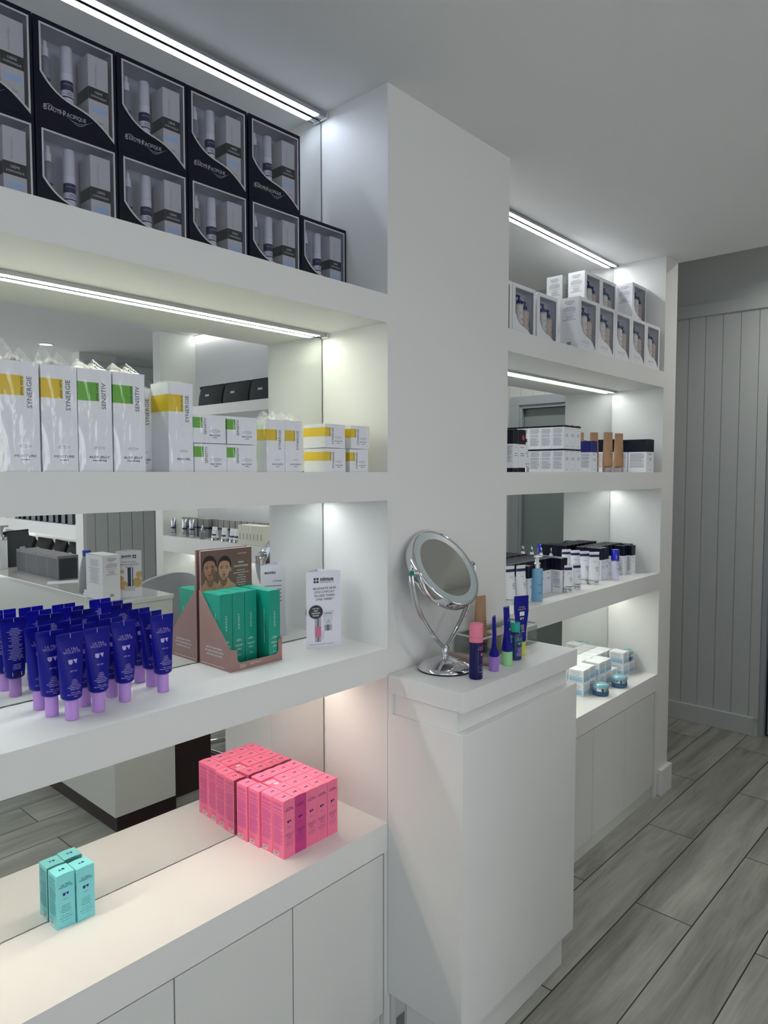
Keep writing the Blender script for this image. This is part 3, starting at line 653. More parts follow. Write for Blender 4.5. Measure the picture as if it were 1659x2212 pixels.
ta = syn('cream_carton', .063, .062, hT, YEL, 'SYNERGIE', ('MOISTURE', 'lotion'), bz, bh, .0118, .60, 1, .042)
A = Series(ta)
A.put((-.8470, yF+.031, zz), 'tall yellow-banded lotion carton next to the green-banded ones', 0, G2)
A.put((-.9133, yF+.031, zz), 'tall yellow-banded lotion carton cut by the left photo edge', 0, G2)
tc_ = syn('cream_carton', .064, .062, hT, GRN, 'SENSITIV', ('ALOE JELLY', 'revitalizing'), bz, bh, .0118, .62, 2, .03)
B_ = Series(tc_)
B_.put((-.7820, yF+.031, zz), 'tall white jelly carton with a green band, left of its pair', 0, G2)
B_.put((-.7150, yF+.031, zz), 'tall white jelly carton with a green band, right of its pair', 0, G2)
TXg = syn('cream_carton', .056, .062, .170, YEL, 'SYNERGIE', ('SKIN GEL', 'smooth'), .118, .032, .0118, .60, 8, .02)
put(TXg, -.656, -.13, zz, 'white carton half hidden behind the second green-banded tall carton')
td = syn('cream_carton', .057, .064, .1800, YEL, 'SYNERGIE', ('SKIN GEL', ''), .180-.058, .034, .0118, .60, 3, .008)
put(td, -.6030, yF+.034, zz, 'tall white skin gel carton with a yellow band, turned to show its left side', rot=.02)
te = syn('cream_carton', .079, .060, .0590, GRN, 'SENSITIV', ('SILK GOLD', 'cream'), .031, .022, .0085, .27, 4, 0, lc=.66)
E_ = Series(te)
for i, (x, k, l) in enumerate(((-.5330, 0, 'bottom left'), (-.4530, 0, 'bottom right'), (-.5350, 1, 'top left'), (-.4520, 1, 'top right'))):
    E_.put((x, yF+.030, zz+k*.0605), 'small white cream carton with a green square, %s of a two-by-two stack' % l, 0, G2)
tf = syn('cream_carton', .053, .050, .1195, YEL, 'SYNERGIE', ('AVOCADO', 'neck'), .072, .025, .0098, .58, 6, .022)
F_ = Series(tf)
F_.put((-.3580, yF+.026, zz), 'medium white avocado cream carton with a yellow band, left of its pair', 0, G2)
F_.put((-.3040, yF+.026, zz), 'medium white avocado cream carton with a yellow band, right of its pair', 0, G2)
tg_ = syn('cream_carton', .068, .080, .0585, YEL, 'SYNERGIE', ('MOISTURE', 'cream'), .028, .022, .0088, .27, 7, 0, lc=.66)
G_ = Series(tg_)
for i, (x, k, l) in enumerate(((-.1680, 0, 'bottom left'), (-.0850, 0, 'bottom right'), (-.1700, 1, 'top left'), (-.0800, 1, 'top right'))):
    G_.put((x, yF+.040, zz+k*.0600), 'small white yellow-banded cream carton, %s of the stack by the side wall' % l, 0, G2)

# ================================================================== GIFT BOXES (top niches)
def win_loop(w, h, ins, a=.0105, b_=.0055, c=.0085):
    """window outline: straight top and right side, S-curve from left edge down to lower right"""
    x0, x1, y1 = a+ins, w-b_-ins, h-c-ins
    p = [(x0, y1), (x0, .49*h+ins*.4)]
    b = lambda P0, P1, P2, P3, n: [tuple((1-t)**3*a+3*(1-t)**2*t*b_+3*(1-t)*t*t*c+t**3*d for a, b_, c, d in zip(P0, P1, P2, P3)) for t in [i/n for i in range(1, n+1)]]
    p += b((x0, .49*h+ins*.4), (x0+.010, .42*h+ins), (.22*w, .31*h+ins), (w*.45, .272*h+ins), 8)
    p += b((w*.45, .272*h+ins), (w*.64, .240*h+ins), (w*.74, .215*h+ins), (x1, .04*h+ins*2.4), 8)
    p += [(x1, y1)]
    return p
FILM = film('clear_window_film', .07, .05, .25, 12, tcol='#e6e6ee')
FILMW = film('clear_window_film_faint', .05, .05, .2, 12, tcol='#f0f0f4')
INNER = mat('tray_plastic', '#d4d4da', .5); CART = mat('serum_carton', '#dcdad8', .45); BAND = mat('carton_dark_band', '#1b1b20', .4); PALEB = mat('carton_pale_blue', '#b4d8fa', .45)
BOTT = mat('bottle_white', '#f2f2f8', .3); GLASSY = mat('frosted_glass', '#8d8f98', .25)
GW, GD_, GH = .1585, .076, .1945
def gift_navy():
    t = thing('gift_box', (0, 0, 0), 'x', 'box'); w, d, h = GW+.003, GD_, GH
    mb = MB(); e = .0012
    mb.box(-w/2, -w/2+e, -d/2, d/2, 0, h, NAVY).box(w/2-e, w/2, -d/2, d/2, 0, h, NAVY).box(-w/2, w/2, -d/2, d/2, 0, e, NAVY).box(-w/2, w/2, -d/2, d/2, h-e, h, NAVY).box(-w/2, w/2, d/2-e, d/2, 0, h, NAVY)
    f = box_faces(w, d, h)['front']; rc = [(0, 0), (w, 0), (w, h), (0, h)]
    mb.shape([rc, win_loop(w, h, .003)], f, NAVY)
    mb.shape([win_loop(w, h, 0), win_loop(w, h, .0036)], f, SILVER, .0002)
    big, sm = .0150, .0110; y = .0285; x = .0155
    for s_, z_ in (('B', big), ('EAUTÉ', sm), ('P', big), ('ACIFIQUE', sm)):
        q_ = .70 if z_ == big else .66
        mb.text(s_, f, x, y-(.0 if z_ == sm else .0012)-.0*(x), z_, SILVER, 'LEFT', off=.0002, sx=.80, bold=-.003); x += {'B': .0082, 'EAUTÉ': .0285, 'P': .0076, 'ACIFIQUE': 0}[s_]
    def arc(x0, y0, x1, y1, rise, th=.0008):
        n = 12; up = [(x0+(x1-x0)*i/n, y0+(y1-y0)*i/n+rise*math.sin(math.pi*i/n)) for i in range(n+1)]
        dn = [(px, py-th*math.sin(math.pi*i/n)-.0001) for i, (px, py) in enumerate(up)]
        mb.shape([up+dn[::-1]], f, SILVER, .0003)
    arc(.012, .0285, .038, .034, .009, .0006); arc(.018, .038, .066, .0265, .003, .0006); arc(.066, .026, .100, .0275, -.008, .0006); arc(.060, .0275, .112, .036, -.009, .0006)
    mb.build('carton', t)
    MB().rect(Face((-w/2, -d/2+.0008, 0), (1, 0, 0), (0, 0, 1), (0, -1, 0)), .014, .008, w-.006, h-.006, FILM).build('window_film', t)
    MB().box(-w/2+.002, w/2-.002, d/2-.012, d/2-.004, .002, h-.002, INNER).box(-w/2+.0015, -w/2+.003, -d/2+.002, d/2-.004, .002, h-.002, INNER).box(w/2-.003, w/2-.0015, -d/2+.002, d/2-.004, .002, h-.002, INNER).box(-w/2+.003, w/2-.003, -d/2+.002, d/2-.004, h-.003, h-.0015, INNER).build('inner_tray', t)
    dr = MB().loft([(.090, .0095, .0095), (.092, .0105, .0105), (.126, .0105, .0105), (.131, .006, .006)], GLASSY, 20).build('dropper_bottle', t, loc=(-w/2+.0265, -d/2+.014, 0), smooth=40)
    MB().lathe([(.0068, .131), (.0068, .147), (.005, .1475), (.0045, .150), (.0042, .158), (.003, .161)], BOTT, 18).build('dropper_cap', dr, smooth=40)
    bt = MB().lathe([(.0105, .056), (.0115, .058), (.0115, .115)], BOTT, 24); bt.lathe([(.01158, .082), (.01158, .100)], NAVYI, 24, cap=False).lathe([(.01158, .068), (.01158, .0705)], NAVYI, 24, cap=False)
    cyl = lambda u, v, off=0: Vector((.0117*math.sin(u/.0117), -.0117*math.cos(u/.0117)-off, v))
    bt.text('BEAUTÉ PACIFIQUE', cyl, 0, .092, .0026, WHITE); bt.micro(cyl, -.009, .072, .009, .080, 4, BLACK, 3, .5, True)
    bo = bt.build('serum_bottle', t, loc=(-w/2+.0685, -d/2+.016, 0), smooth=40)
    MB().lathe([(.0112, .1155), (.0112, .163), (.0098, .1655)], mat('cap_pearl', '#ececf2', .28, .1), 24).build('bottle_cap', bo, smooth=40)
    cw, cd = .041, .045; ci = MB().box(-cw/2, cw/2, -cd/2, cd/2, .004, .169, CART); cf = {k: v for k, v in box_faces(cw, cd, .16, .004).items()}
    for fn, W_ in (('front', cw), ('left', cd)):
        f = cf[fn]; ci.rect(f, 0, .079, W_, .103, BAND); 
    f = cf['front']; ci.text('CRÈME', f, cw/2, .0925, .0065, WHITE, off=.0002, sx=.85); ci.text('SYMPHONIQUE', f, cw/2, .0845, .0055, WHITE, off=.0002, sx=.85)
    ci.rect(f, .006, .056, cw-.006, .066, PALEB); ci.text('SPECTRUM', f, cw/2, .036, .0045, GREY, sx=.85); ci.text('Beauté Pacifique', f, .017, .128, .006, mat('emboss_grey', '#b2b0ad', .4), rot=R(90))
    ci.build('inner_carton', t, loc=(w/2-.0345, -d/2+.0275, 0))
    return t
gb = Series(gift_navy()); GG = 'navy gift boxes in the top niche'
for k in range(6):
    x = -.0055-.0805-.1638*k-(.002 if k > 1 else 0)
    gb.put((x, -.0615, S['s1t']), 'navy gift box with a clear window, lower row, %s from the right' % NTH[k], 0, GG)
for k in range(5):
    x = -.0055-.0805-.1638*(k+1)-(.002 if k > 0 else 0)
    gb.put((x, -.0615+(k % 2)*.0008, S['s1t']+GH+.0005), 'navy gift box with a clear window, upper row, %s from the right' % NTH[k], 0, GG)

def gift_white():
    t = thing('gift_box', (0, 0, 0), 'x', 'box'); w, d, h = GW-.002, GD_, GH; e = .0012; mb = MB()
    Wc = WHITEM
    mb.box(-w/2, -w/2+e, -d/2, d/2, 0, h, Wc).box(w/2-e, w/2, -d/2, d/2, 0, h, Wc).box(-w/2, w/2, -d/2, d/2, 0, e, Wc).box(-w/2, w/2, -d/2, d/2, h-e, h, Wc).box(-w/2, w/2, d/2-e, d/2, 0, h, Wc)
    F = box_faces(w, d, h); f = F['front']; wl = win_loop(w, h, .003, .019, .015, .013)
    mb.shape([[(0, 0), (w, 0), (w, h), (0, h)], wl], f, Wc); mb.shape([win_loop(w, h, 0, .019, .015, .013), win_loop(w, h, .0028, .019, .015, .013)], f, mat('print_mid_grey', '#8f8f92', .5), .0002)
    mb.text('BEAUTÉ PACIFIQUE', f, .062, .026, .0105, LGREY, off=.0002, sx=.72)
    n = 10; up = [(.035+.055*i/n, .024-.010*math.sin(math.pi*i/n)) for i in range(n+1)]; mb.shape([up+[(a, b-.0009) for a, b in up[::-1]]], f, LGREY, .0003)
    for fn in ('left', 'right'):
        g = F[fn]; mb.micro(g, .014, h-.028, d-.014, h-.012, 3, GREY, 4, .4, True); mb.micro(g, .009, .105, d-.009, h-.034, 19, FINE, 5, .5, True); mb.barcode(g, d*.35, .012, d*.65, .03, WHITE, BLACK)
    g = F['back']; mb.micro(g, .02, .07, w-.02, h-.02, 24, FINE, 6, .45, True)
    mb.build('carton', t)
    MB().rect(Face((-w/2, -d/2+.0008, 0), (1, 0, 0), (0, 0, 1), (0, -1, 0)), .014, .008, w-.006, h-.006, FILMW).build('window_film', t)
    IG = mat('insert_grey', '#d3d3d8', .5); MB().box(-w/2+.002, w/2-.002, -d/2+.040, -d/2+.043, .002, h-.002, IG).box(w/2-.012, w/2-.010, -d/2+.002, -d/2+.040, .002, h-.002, IG).box(-w/2+.010, -w/2+.012, -d/2+.002, -d/2+.040, .002, h-.002, IG).box(-w/2+.012, w/2-.012, -d/2+.002, -d/2+.040, h-.010, h-.008, IG).build('inner_tray', t)
    BB = mat('pump_bottle_cream', '#ebe8de', .35); PB = mat('pump_blue', '#162a6e', .3); PC = mat('bottle_peach', '#d3bfb0', .35)
    for nm, x, z0, z1, m in (('pump_bottle', .070, .052, .134, BB), ('pump_bottle', .110, .036, .118, PC)):
        o = MB().loft([(z0, .011, .010), (z0+.003, .0175, .0150), (z1-.008, .0175, .0150), (z1, .008, .008)], m, 22)
        ff = lambda u, v, off=0: Vector((u, -.0151*math.sqrt(max(0, 1-(u/.0175)**2))-.0003-off, v))
        o.text('Body Lotion' if m is BB else 'Shower', ff, 0, z0+.045, .006, GREY, sx=.7); o.micro(ff, -.008, z0+.022, .008, z0+.03, 2, GREY, 3, .5, True)
        o = o.build(nm, t, loc=(-w/2+x, -d/2+.0175, 0), smooth=40)
        MB().lathe([(.009, z1), (.009, z1+.012), (.004, z1+.0125), (.003, z1+.024)], PB, 16).box(-.020, .003, -.004, .004, z1+.024, z1+.029, PB).box(-.021, -.0185, -.003, .003, z1+.019, z1+.026, PB).build('pump_head', o, smooth=30)
    ck = MB(); ckf = Face((w/2-.040, -d/2+.012, .04), (1, 0, 0), (0, 0, 1), (0, -1, 0)); ck.text('BODY', ckf, .012, .03, .014, BLACK, rot=R(90), sx=.8, bold=.02); ck.text('CARE', ckf, .021, .03, .01, BLACK, rot=R(90), sx=.8)
    ck.build('printed_word', t)
    return t
gw = Series(gift_white()); GWG = 'white gift boxes in the right top niche'
r1 = S['s1t']+.0005
for i in range(5): gw.put((1.080+.0795+.1590*i, -.2025, r1), 'white gift box with window, lower front row, %s from the left' % NTH[i], 0, GWG)
for i, x in enumerate((.666, .8265, .9995)): gw.put((x, (-.1225, -.122, -.1190)[i], r1), 'white gift box with window, %s of the three set back at the left' % ('hindmost left', 'middle', 'right')[i], 0, GWG)
zu = r1+GH+.0005
gw.put((1.505, -.052, zu), 'white gift box on the upper row, left of the three', 0, GWG)
gw.put((1.660, -.052, zu), 'white gift box on the upper row, middle of the three', 0, GWG)
gw.put((1.8255, -.125, zu), 'white gift box on the upper row, rightmost by the side wall', 0, GWG)
for i in range(3): gw.put((1.50+.158*i, -.052, r1), 'white gift box in the back row beneath the upper boxes, %s from the left' % NTH[i], 0, GWG)
# ================================================================== ON THE PEDESTAL
PZ = 1.0078
mm = thing('vanity_mirror', (.145, -.333, PZ), 'round chrome vanity mirror on a curved twin-rod stand', 'mirror')
MB().lathe([(.0765, 0), (.0765, .004)], mat('rubber_black', '#161617', .5), 48).build('base_ring', mm, smooth=40)
MB().lathe([(.0765, .004), (.0768, .007), (.070, .013), (.055, .022), (.036, .030), (.018, .0345), (.009, .036)], CHROME, 64).build('base', mm, smooth=60)
MB().lathe([(.0095, .036), (.0105, .040), (.0105, .062), (.008, .066)], CHROME, 32).build('collar', mm, smooth=40)
HC = Vector((.005, .010, .2775))
def arm(sx_):
    o = MB()
    for off in (-.0055, .0055):
        pts = []
        P0, P1, P2, P3 = Vector((sx_*.004, off*.5, .058)), Vector((sx_*.060, off, .105)), Vector((sx_*.135, off, .17)), Vector((sx_*.141+.004, .010+off, .272))
        for i in range(17): t = i/16; pts.append((1-t)**3*P0+3*(1-t)**2*t*P1+3*(1-t)*t*t*P2+t**3*P3)
        o.tube(pts, .0036, CHROME, 12)
    return o.build('arm', mm, smooth=60)
arm(-1); arm(1)
hd = bpy.data.objects.new('mirror_head', None)
hm = MB(); rt = .120
hm.lathe([(rt-.004, -.022), (rt-.001, -.020), (rt, -.016), (rt, .008), (rt-.0015, .0105), (rt-.004, .0115), (rt-.0065, .0105), (rt-.0065, .0085)], CHROME, 72, cap=False).lathe([(.0001, -.022), (rt-.004, -.022)], CHROME, 72, cap=False)
head = hm.build('head_rim', mm, loc=HC, rot=(R(90-36), 0, 0), smooth=40); 
MB().lathe([(.0905, .0086), (rt-.0065, .0086)], mat('light_ring_frosted', '#a7b2b3', .25, coat=.4), 64, cap=False).build('light_ring', head)
MB().lathe([(.0001, .0088), (.0905, .0088)], mat('vanity_glass', '#dfe0dc', .0, 1), 64, cap=False).build('mirror_disc', head)
for sx_ in (-1, 1):
    kb = MB(); q = [(.0095, 0), (.0095, .016), (.0085, .0175)]
    n = 24; vs_ = []
    for r_, z_ in q:
        for i in range(n): t = 2*math.pi*i/n; vs_.append((sx_*(z_+.119), r_*math.cos(t), r_*math.sin(t)))
    fs = [(k*n+i, k*n+(i+1) % n, (k+1)*n+(i+1) % n, (k+1)*n+i) for k in range(2) for i in range(n)]+[tuple(range(2*n, 3*n))]
    kb.add(vs_, fs, CHROME); kb.build('pivot_knob', mm, loc=HC, smooth=40)
# spray bottle with pink cap
PINKC = mat('pink_cap', '#ef7f9c', .4); NVB = mat('navy_bottle', '#06084e', .35, spec=.3)
t = thing('spray_bottle', (.128, -.447, PZ), 'dark blue cylindrical bottle with a pink cap, foremost on the pedestal', 'bottle', rot=-.1)
cyl = lambda r_: (lambda u, v, off=0: Vector((r_*math.sin(u/r_), -r_*math.cos(u/r_)-off-.0002, v)))
b = MB().lathe([(.0160, 0), (.0178, .002), (.0178, .096), (.0165, .098)], NVB, 40); c_ = cyl(.0178); PKI2 = mat('ink_pink', '#e06a9c', .4)
ux = .006
b.text('ULTRA', c_, ux, .084, .0066, PKI2, sx=1.2); b.text('VIOLETTE', c_, ux, .0785, .0066, PKI2, sx=1.15); uv_logo(b, c_, ux, .066, .0075, PKI2); b.text('SPF 50+', c_, ux, .050, .004, PKI2)
b.micro(c_, ux-.016, .012, ux+.014, .042, 9, INKL, 5, .4, True); b.build('body', t, smooth=40)
cp = MB().lathe([(.0180, .098), (.0180, .1105)], PINKC, 40).lathe([(.0180, .1110), (.0180, .144), (.0165, .1465), (.008, .1462)], PINKC, 40).build('cap', t, smooth=40)
# squashed tubes
def squashed(name, loc, label, body, capm, ink, h, caph, cr, wt, th, rot, lean, tiltx=0, bend=0, ex=2.5):
    t = thing(name, loc, label, 'tube', rot=rot)
    secs = [(caph-.0005, cr*.8, cr*.8), (caph+.003, cr*1.12, cr*1.1)]
    for i in range(1, 10):
        q = i/9; secs.append((caph+.003+(h-caph-.004)*q, cr*1.1+(wt-cr*1.1)*min(1, q*1.5), max(th*(1-.35*q), cr*1.1*(1-q)**ex), lean*q*q+bend*math.sin(q*9)*.3))
    secs.append((h, wt*.97, .0025 if th > .004 else .001, lean+bend*.3)); mb = MB().loft(secs, body, 30)
    fr, bk = tube_surf([(s_[0], s_[1], s_[2]) for s_ in secs])
    f2 = lambda u, v, off=0: fr(u, v, off)+Vector((0, lean*max(0, (v-caph)/(h-caph))**2, 0))
    k = wt/.0268*.9
    mb.text('ULTRA', f2, 0, h*.80, .0068*k, ink, sx=1.2, off=.0005); mb.text('VIOLETTE', f2, 0, h*.76, .0068*k, ink, sx=1.1, off=.0005); uv_logo(mb, f2, 0, h*.615, .008*k, ink, off=.0009)
    if 'sticker' in label: mb.rect(f2, -.0085, h*.665, .0085, h*.735, WHITE, .0012)
    mb.micro(f2, -.010*k, h*.36, .010*k, h*.52, 6, ink, 7, .4, True, off=.0005)
    mb.build('tube_body', t, smooth=50); MB().lathe(cap_prof(cr, caph), capm, 28).build('cap', t, smooth=40)
    return t
squashed('sunscreen_tube', (.222, -.442, PZ), 'squeezed royal blue tube on a purple cap, edge-on beside the pink-capped bottle', UVB, mat('purple_cap', '#a078cf', .35), INKL, .150, .040, .0135, .0165, .0062, R(24), .001, bend=.0015, ex=3.0)
squashed('sunscreen_tube', (.298, -.436, PZ), 'half-squeezed royal blue tube on a pale green cap', UVB, mat('mint_cap', '#9fdd9f', .35), mat('ink_mint', '#9fdcb0', .4), .165, .039, .0150, .0180, .0085, R(12), .004, bend=.001, ex=1.3)
squashed('sunscreen_tube', (.4210, -.4060, PZ), 'large royal blue tube on a yellow cap with a white sticker, behind the teal-capped bottle', UVB, mat('yellow_cap', '#d9da4a', .35), mat('ink_sand', '#cdc98a', .4), .176, .040, .0135, .0265, .003, R(-22), .0, bend=.003)
t = thing('lotion_bottle', (.3640, -.4200, PZ), 'small dark teal bottle with a bright turquoise cap on the pedestal', 'bottle', rot=-.25)
TL = mat('teal_cap', '#1fae96', .3); IT = mat('ink_teal', '#3fbfa6', .4)
b = MB().lathe([(.0175, 0), (.0200, .002), (.0203, .004), (.0203, .066), (.0185, .074), (.0135, .079), (.0110, .081)], mat('petrol_bottle', '#0d2d63', .25, coat=.4), 36); c_ = cyl(.0203)
b.text('ULTRA', c_, 0, .062, .0052, IT, sx=1.2); b.text('VIOLETTE', c_, 0, .0575, .0052, IT, sx=1.1); uv_logo(b, c_, 0, .049, .006, IT); b.micro(c_, -.011, .012, .011, .038, 7, INKL, 9, .4, True); b.build('body', t, smooth=40)
MB().lathe([(.0142, .081), (.0142, .106), (.0125, .108)], TL, 32).build('cap', t, smooth=40)
# tan tube standing at the wall
TAN = mat('tan_tube', '#b28a66', .45); CLR = mat('clear_cap', '#d9c9c4', .08, trans=.85, spec=.5)
def tan_tube(label):
    t = thing('tinted_cream_tube', (0, 0, 0), label, 'tube'); secs = std_secs(.021, .164, .0215, .0210); fr, bk = tube_surf(secs); mb = MB().loft(secs, TAN, 32)
    II = mat('ink_brown', '#6a4630', .5); mb.text('beautyhydra', fr, .009, .098, .005, II, sx=.8); mb.micro(fr, .001, .060, .017, .092, 4, II, 3, .35, True); mb.build('tube_body', t, smooth=50)
    MB().lathe([(.0205, 0), (.0210, .001), (.0208, .0195), (.019, .0205)], CLR, 28).build('cap', t, smooth=40); return t
tt = Series(tan_tube('x'))
tt.put((.3800, -.288, PZ+.0035), 'tan cream tube standing in the acrylic tray behind the pink-capped bottle', -.25, 'tan cream tubes')
# taupe wand lying down
TP_ = mat('taupe_plastic', '#b09a93', .35)
wd = thing('styling_wand', (.2480, -.352, PZ+.0115), 'taupe-pink cylindrical wand lying on the pedestal behind the mirror base', 'styling tool', rot=R(-84))
def xlathe(prof, m, n=28):
    mb = MB(); vs_ = [(x, r_*math.cos(2*math.pi*i/n), r_*math.sin(2*math.pi*i/n)) for r_, x in prof for i in range(n)]
    fs = [(k*n+i, k*n+(i+1) % n, (k+1)*n+(i+1) % n, (k+1)*n+i) for k in range(len(prof)-1) for i in range(n)]+[tuple(range(n)), tuple(range((len(prof)-1)*n, len(prof)*n))]
    return mb.add(vs_, fs, m)
xlathe([(.004, -.085), (.0085, -.08), (.0100, -.06), (.0100, .030)], TP_).build('barrel', wd, smooth=40)
xlathe([(.0104, .031), (.0110, .034), (.0110, .062), (.0100, .064)], TP_).build('end_cap', wd, smooth=40); xlathe([(.0106, .030), (.0106, .031)], CHROME).build('ring', wd, smooth=40)
# clear acrylic box with a pink and a white pad inside
ACR = film('clear_acrylic', .13, .03, .0, 10, tcol='#eef2f0')
ab = thing('acrylic_box', (.438, -.311, PZ), 'clear acrylic tray box at the back of the pedestal', 'container', rot=R(-2))
aw, ad, ah, e = .295, .105, .064, .003
MB().box(-aw/2, aw/2, -ad/2, ad/2, 0, e, ACR).build('base', ab)
MB().box(-aw/2, aw/2, -ad/2, -ad/2+e, e, ah, ACR).box(-aw/2, aw/2, ad/2-e, ad/2, e, ah, ACR).box(-aw/2, -aw/2+e, -ad/2+e, ad/2-e, e, ah, ACR).box(aw/2-e, aw/2, -ad/2+e, ad/2-e, e, ah, ACR).build('wall', ab)
MB().box(-aw/2-.003, aw/2+.003, -ad/2-.003, -ad/2+e, ah-.004, ah, mat('acrylic_edge', '#dfe4e3', .15, spec=.8)).box(-aw/2-.003, aw/2+.003, ad/2-e, ad/2+.003, ah-.004, ah, MATS['acrylic_edge']).box(-aw/2-.003, -aw/2+e, -ad/2, ad/2, ah-.004, ah, MATS['acrylic_edge']).box(aw/2-e, aw/2+.003, -ad/2, ad/2, ah-.004, ah, MATS['acrylic_edge']).build('rim', ab)
cp_ = MB().box(-.045, .045, -.035, .035, 0, .046, mat('peach_box', '#d8bfb4', .5)); f = box_faces(.09, .07, .06)['front']; cp_.micro(f, .01, .015, .06, .04, 4, LGREY, 4, .4)
tag(cp_.build('cosmetic_carton', loc=(.453, -.311, PZ+.0035)), 'pale peach carton in the middle of the acrylic tray', 'box')
cp_ = MB().box(-.032, .032, -.030, .030, 0, .048, WHITEM); cp_.micro(f, .01, .015, .06, .04, 4, LGREY, 4, .4)
tag(cp_.build('cosmetic_carton', loc=(.5350, -.311, PZ+.0035)), 'off-white carton inside the right of the acrylic box', 'box')
# white sticker is part of the yellow-capped tube: small label
# ================================================================== RIGHT UNIT, SECOND NICHE
def two_tone(name, w, d, h, topm, split, ink, seed, bandh=0, red=False, title='Beauté', micro_front=False):
    mb = MB().cbox(w, d, h, WHITE); F = box_faces(w, d, h)
    for fn, W_ in (('front', w), ('back', w), ('left', d), ('right', d)):
        f = F[fn]; mb.rect(f, 0, split*h, W_, h, topm)
        if bandh: mb.rect(f, 0, 0, W_, bandh, topm)
        if red: mb.rect(f, 0, split*h-.001, W_, split*h, mat('print_red', '#c8323c', .5), .0001); mb.rect(f, 0, bandh, W_, bandh+.001, MATS['print_red'], .0001)
        if fn in ('left', 'right'): mb.micro(f, W_*.1, max(bandh, .0)+h*.14, W_*.9, split*h-h*.04, max(6, int(split*h/.0026)), FINE, seed, .55)
        else: mb.text(title, f, W_/2, split*h-h*.09, W_*.17, GREY, sx=.85); mb.micro(f, W_*.25, split*h*.55, W_*.85, split*h*.7, 2, GREY, seed+1, .35, True); mb.micro(f, W_*.4, split*h*.1, W_*.7, split*h*.14, 1, GREY, seed+2, .5)
    if red: mb.shape([ell(0, 0, .0085, .0085, 22)], F['front'], mat('seal_red', '#d3202e', .4), .0002, w*.66, h*.82)
    mb.rect(F['top'], 0, 0, w, d, topm); flap_top(mb, w, d, h, topm, ink, .0016)
    return mb.build(name)
r2 = S['s2t']; SK = 'two-tone skincare cartons'
o = two_tone('skincare_carton', .047, .046, .1415, NAVY, .665, GREY, 3, .014, True, 'Beauté')
o.location = (.6895, -.217, r2)
mb = MB(); q = Face((-.0235, -.023, 0), (1, 0, 0), (0, 0, 1), (0, -1, 0)); 
tag(o, 'navy and white carton with thin red lines at the left of the second right-hand niche', 'box')
o = two_tone('skincare_carton', .030, .046, .1415, NAVY, .665, GREY, 3, .014, False, 'Beauté'); o.location = (.6495, -.217, r2); tag(o, 'navy and white carton half hidden at the pillar edge of the second right-hand niche', 'box')
def white_tube(name, h, caph, rb, wt, bands, label, ink=NAVYI, capm=None, title=True, redl=False):
    t = thing(name, (0, 0, 0), label, 'tube'); secs = std_secs(caph, h, rb, wt); fr, bk = tube_surf(secs); mb = MB(); 
    mb.loft(secs, mat('tube_white', '#eceef2', .35), 30)
    for z0, z1, m in bands:
        for ff in (fr, bk):
            n = 14
            for i in range(n):
                a, b_ = -1+2*i/n, -1+2*(i+1)/n; wa, wb = secs and tube_half(secs, z0), tube_half(secs, z1)
                mb.add([ff(a*wa*.995, z0, .0002), ff(b_*wa*.995, z0, .0002), ff(b_*wb*.995, z1, .0002), ff(a*wb*.995, z1, .0002)], [(0, 1, 2, 3)], m)
    if title: mb.text('Beauté', fr, 0, h*.70, rb*.28, GREY, sx=.8); mb.micro(fr, -rb*.1, h*.40, rb*.75, h*.56, 4, GREY, 4, .35, True)
    mb.build('tube_body', t, smooth=50); MB().lathe(cap_prof(rb*.93, caph), capm or CHROME, 28).build('cap', t, smooth=40); return t
def tube_half(secs, z):
    for a, b in zip(secs[:-1], secs[1:]):
        if a[0] <= z <= b[0]: return a[1]+(b[1]-a[1])*(z-a[0])/max(1e-9, b[0]-a[0])
    return secs[-1][1]
t = white_tube('hand_cream_tube', .128, .018, .0215, .0165, [(.103, .115, NAVYI), (.019, .029, NAVYI)], 'white tube with navy bands and silver cap before the stacked cartons'); t.location = (.742, -.213, r2); t.rotation_euler.z = -.3
o = two_tone('serum_carton', .0445, .0475, .0862, NAVY, .93, GREY, 9, 0, False, 'lift'); 
sc = Series(tag(o, 'x', 'box')); SG = 'small white cartons stacked two high'
for lv in range(2):
    for c in range(3):
        for r in range(5 if c == 0 else 2):
            sc.put((1.0075+.0453*c-.004*lv, -.2150+.0485*r, r2+.0866*lv), 'small white stacked carton, %s level, %s column from left, %s from front' % (('lower', 'upper')[lv], NTH[c], NTH[r]), 0, SG)
NB2 = mat('deep_blue_card', '#0b1270', .35)
o = two_tone('skincare_carton', .052, .046, .122, NB2, .64, GREY, 12, 0, False, 'Beauté'); o.location = (1.232, -.216, r2); tag(o, 'blue-topped white carton between the small stack and the tan tubes', 'box')
for i, (x, y) in enumerate(((1.322, -.130), (1.362, -.175), (1.392, -.222), (1.506, -.218))):
    tt.put((x, y, r2), 'tan cream tube with clear cap in the second right-hand niche, %s from the left' % NTH[i], (-.5, -.4, -.55, -.5)[i], 'tan cream tubes')
o = two_tone('skincare_carton', .0855, .083, .1475, NAVY, .62, GREY, 14, 0, False, 'Beauté'); Q = Series(tag(o, 'x', 'box'))
Q.put((1.792, -.1985, r2), 'large navy-topped white carton beside the last tan tube, front one', 0, SK); Q.put((1.792, -.112, r2), 'large navy-topped white carton directly behind the front large one', 0, SK); Q.put((1.700, -.075, r2), 'large navy-topped white carton half hidden behind the tan tubes', 0, SK)
GTB = mat('slate_teal', '#2f4a50', .4)
o = two_tone('serum_carton', .040, .040, .064, GTB, .8, GREY, 15, 0, False, ''); Q = Series(tag(o, 'x', 'box'))
Q.put((1.868, -.165, r2), 'tiny white carton with slate top by the side wall, lower of two', 0, SK); Q.put((1.868, -.165, r2+.0645), 'tiny white carton with slate top by the side wall, upper of two', 0, SK)
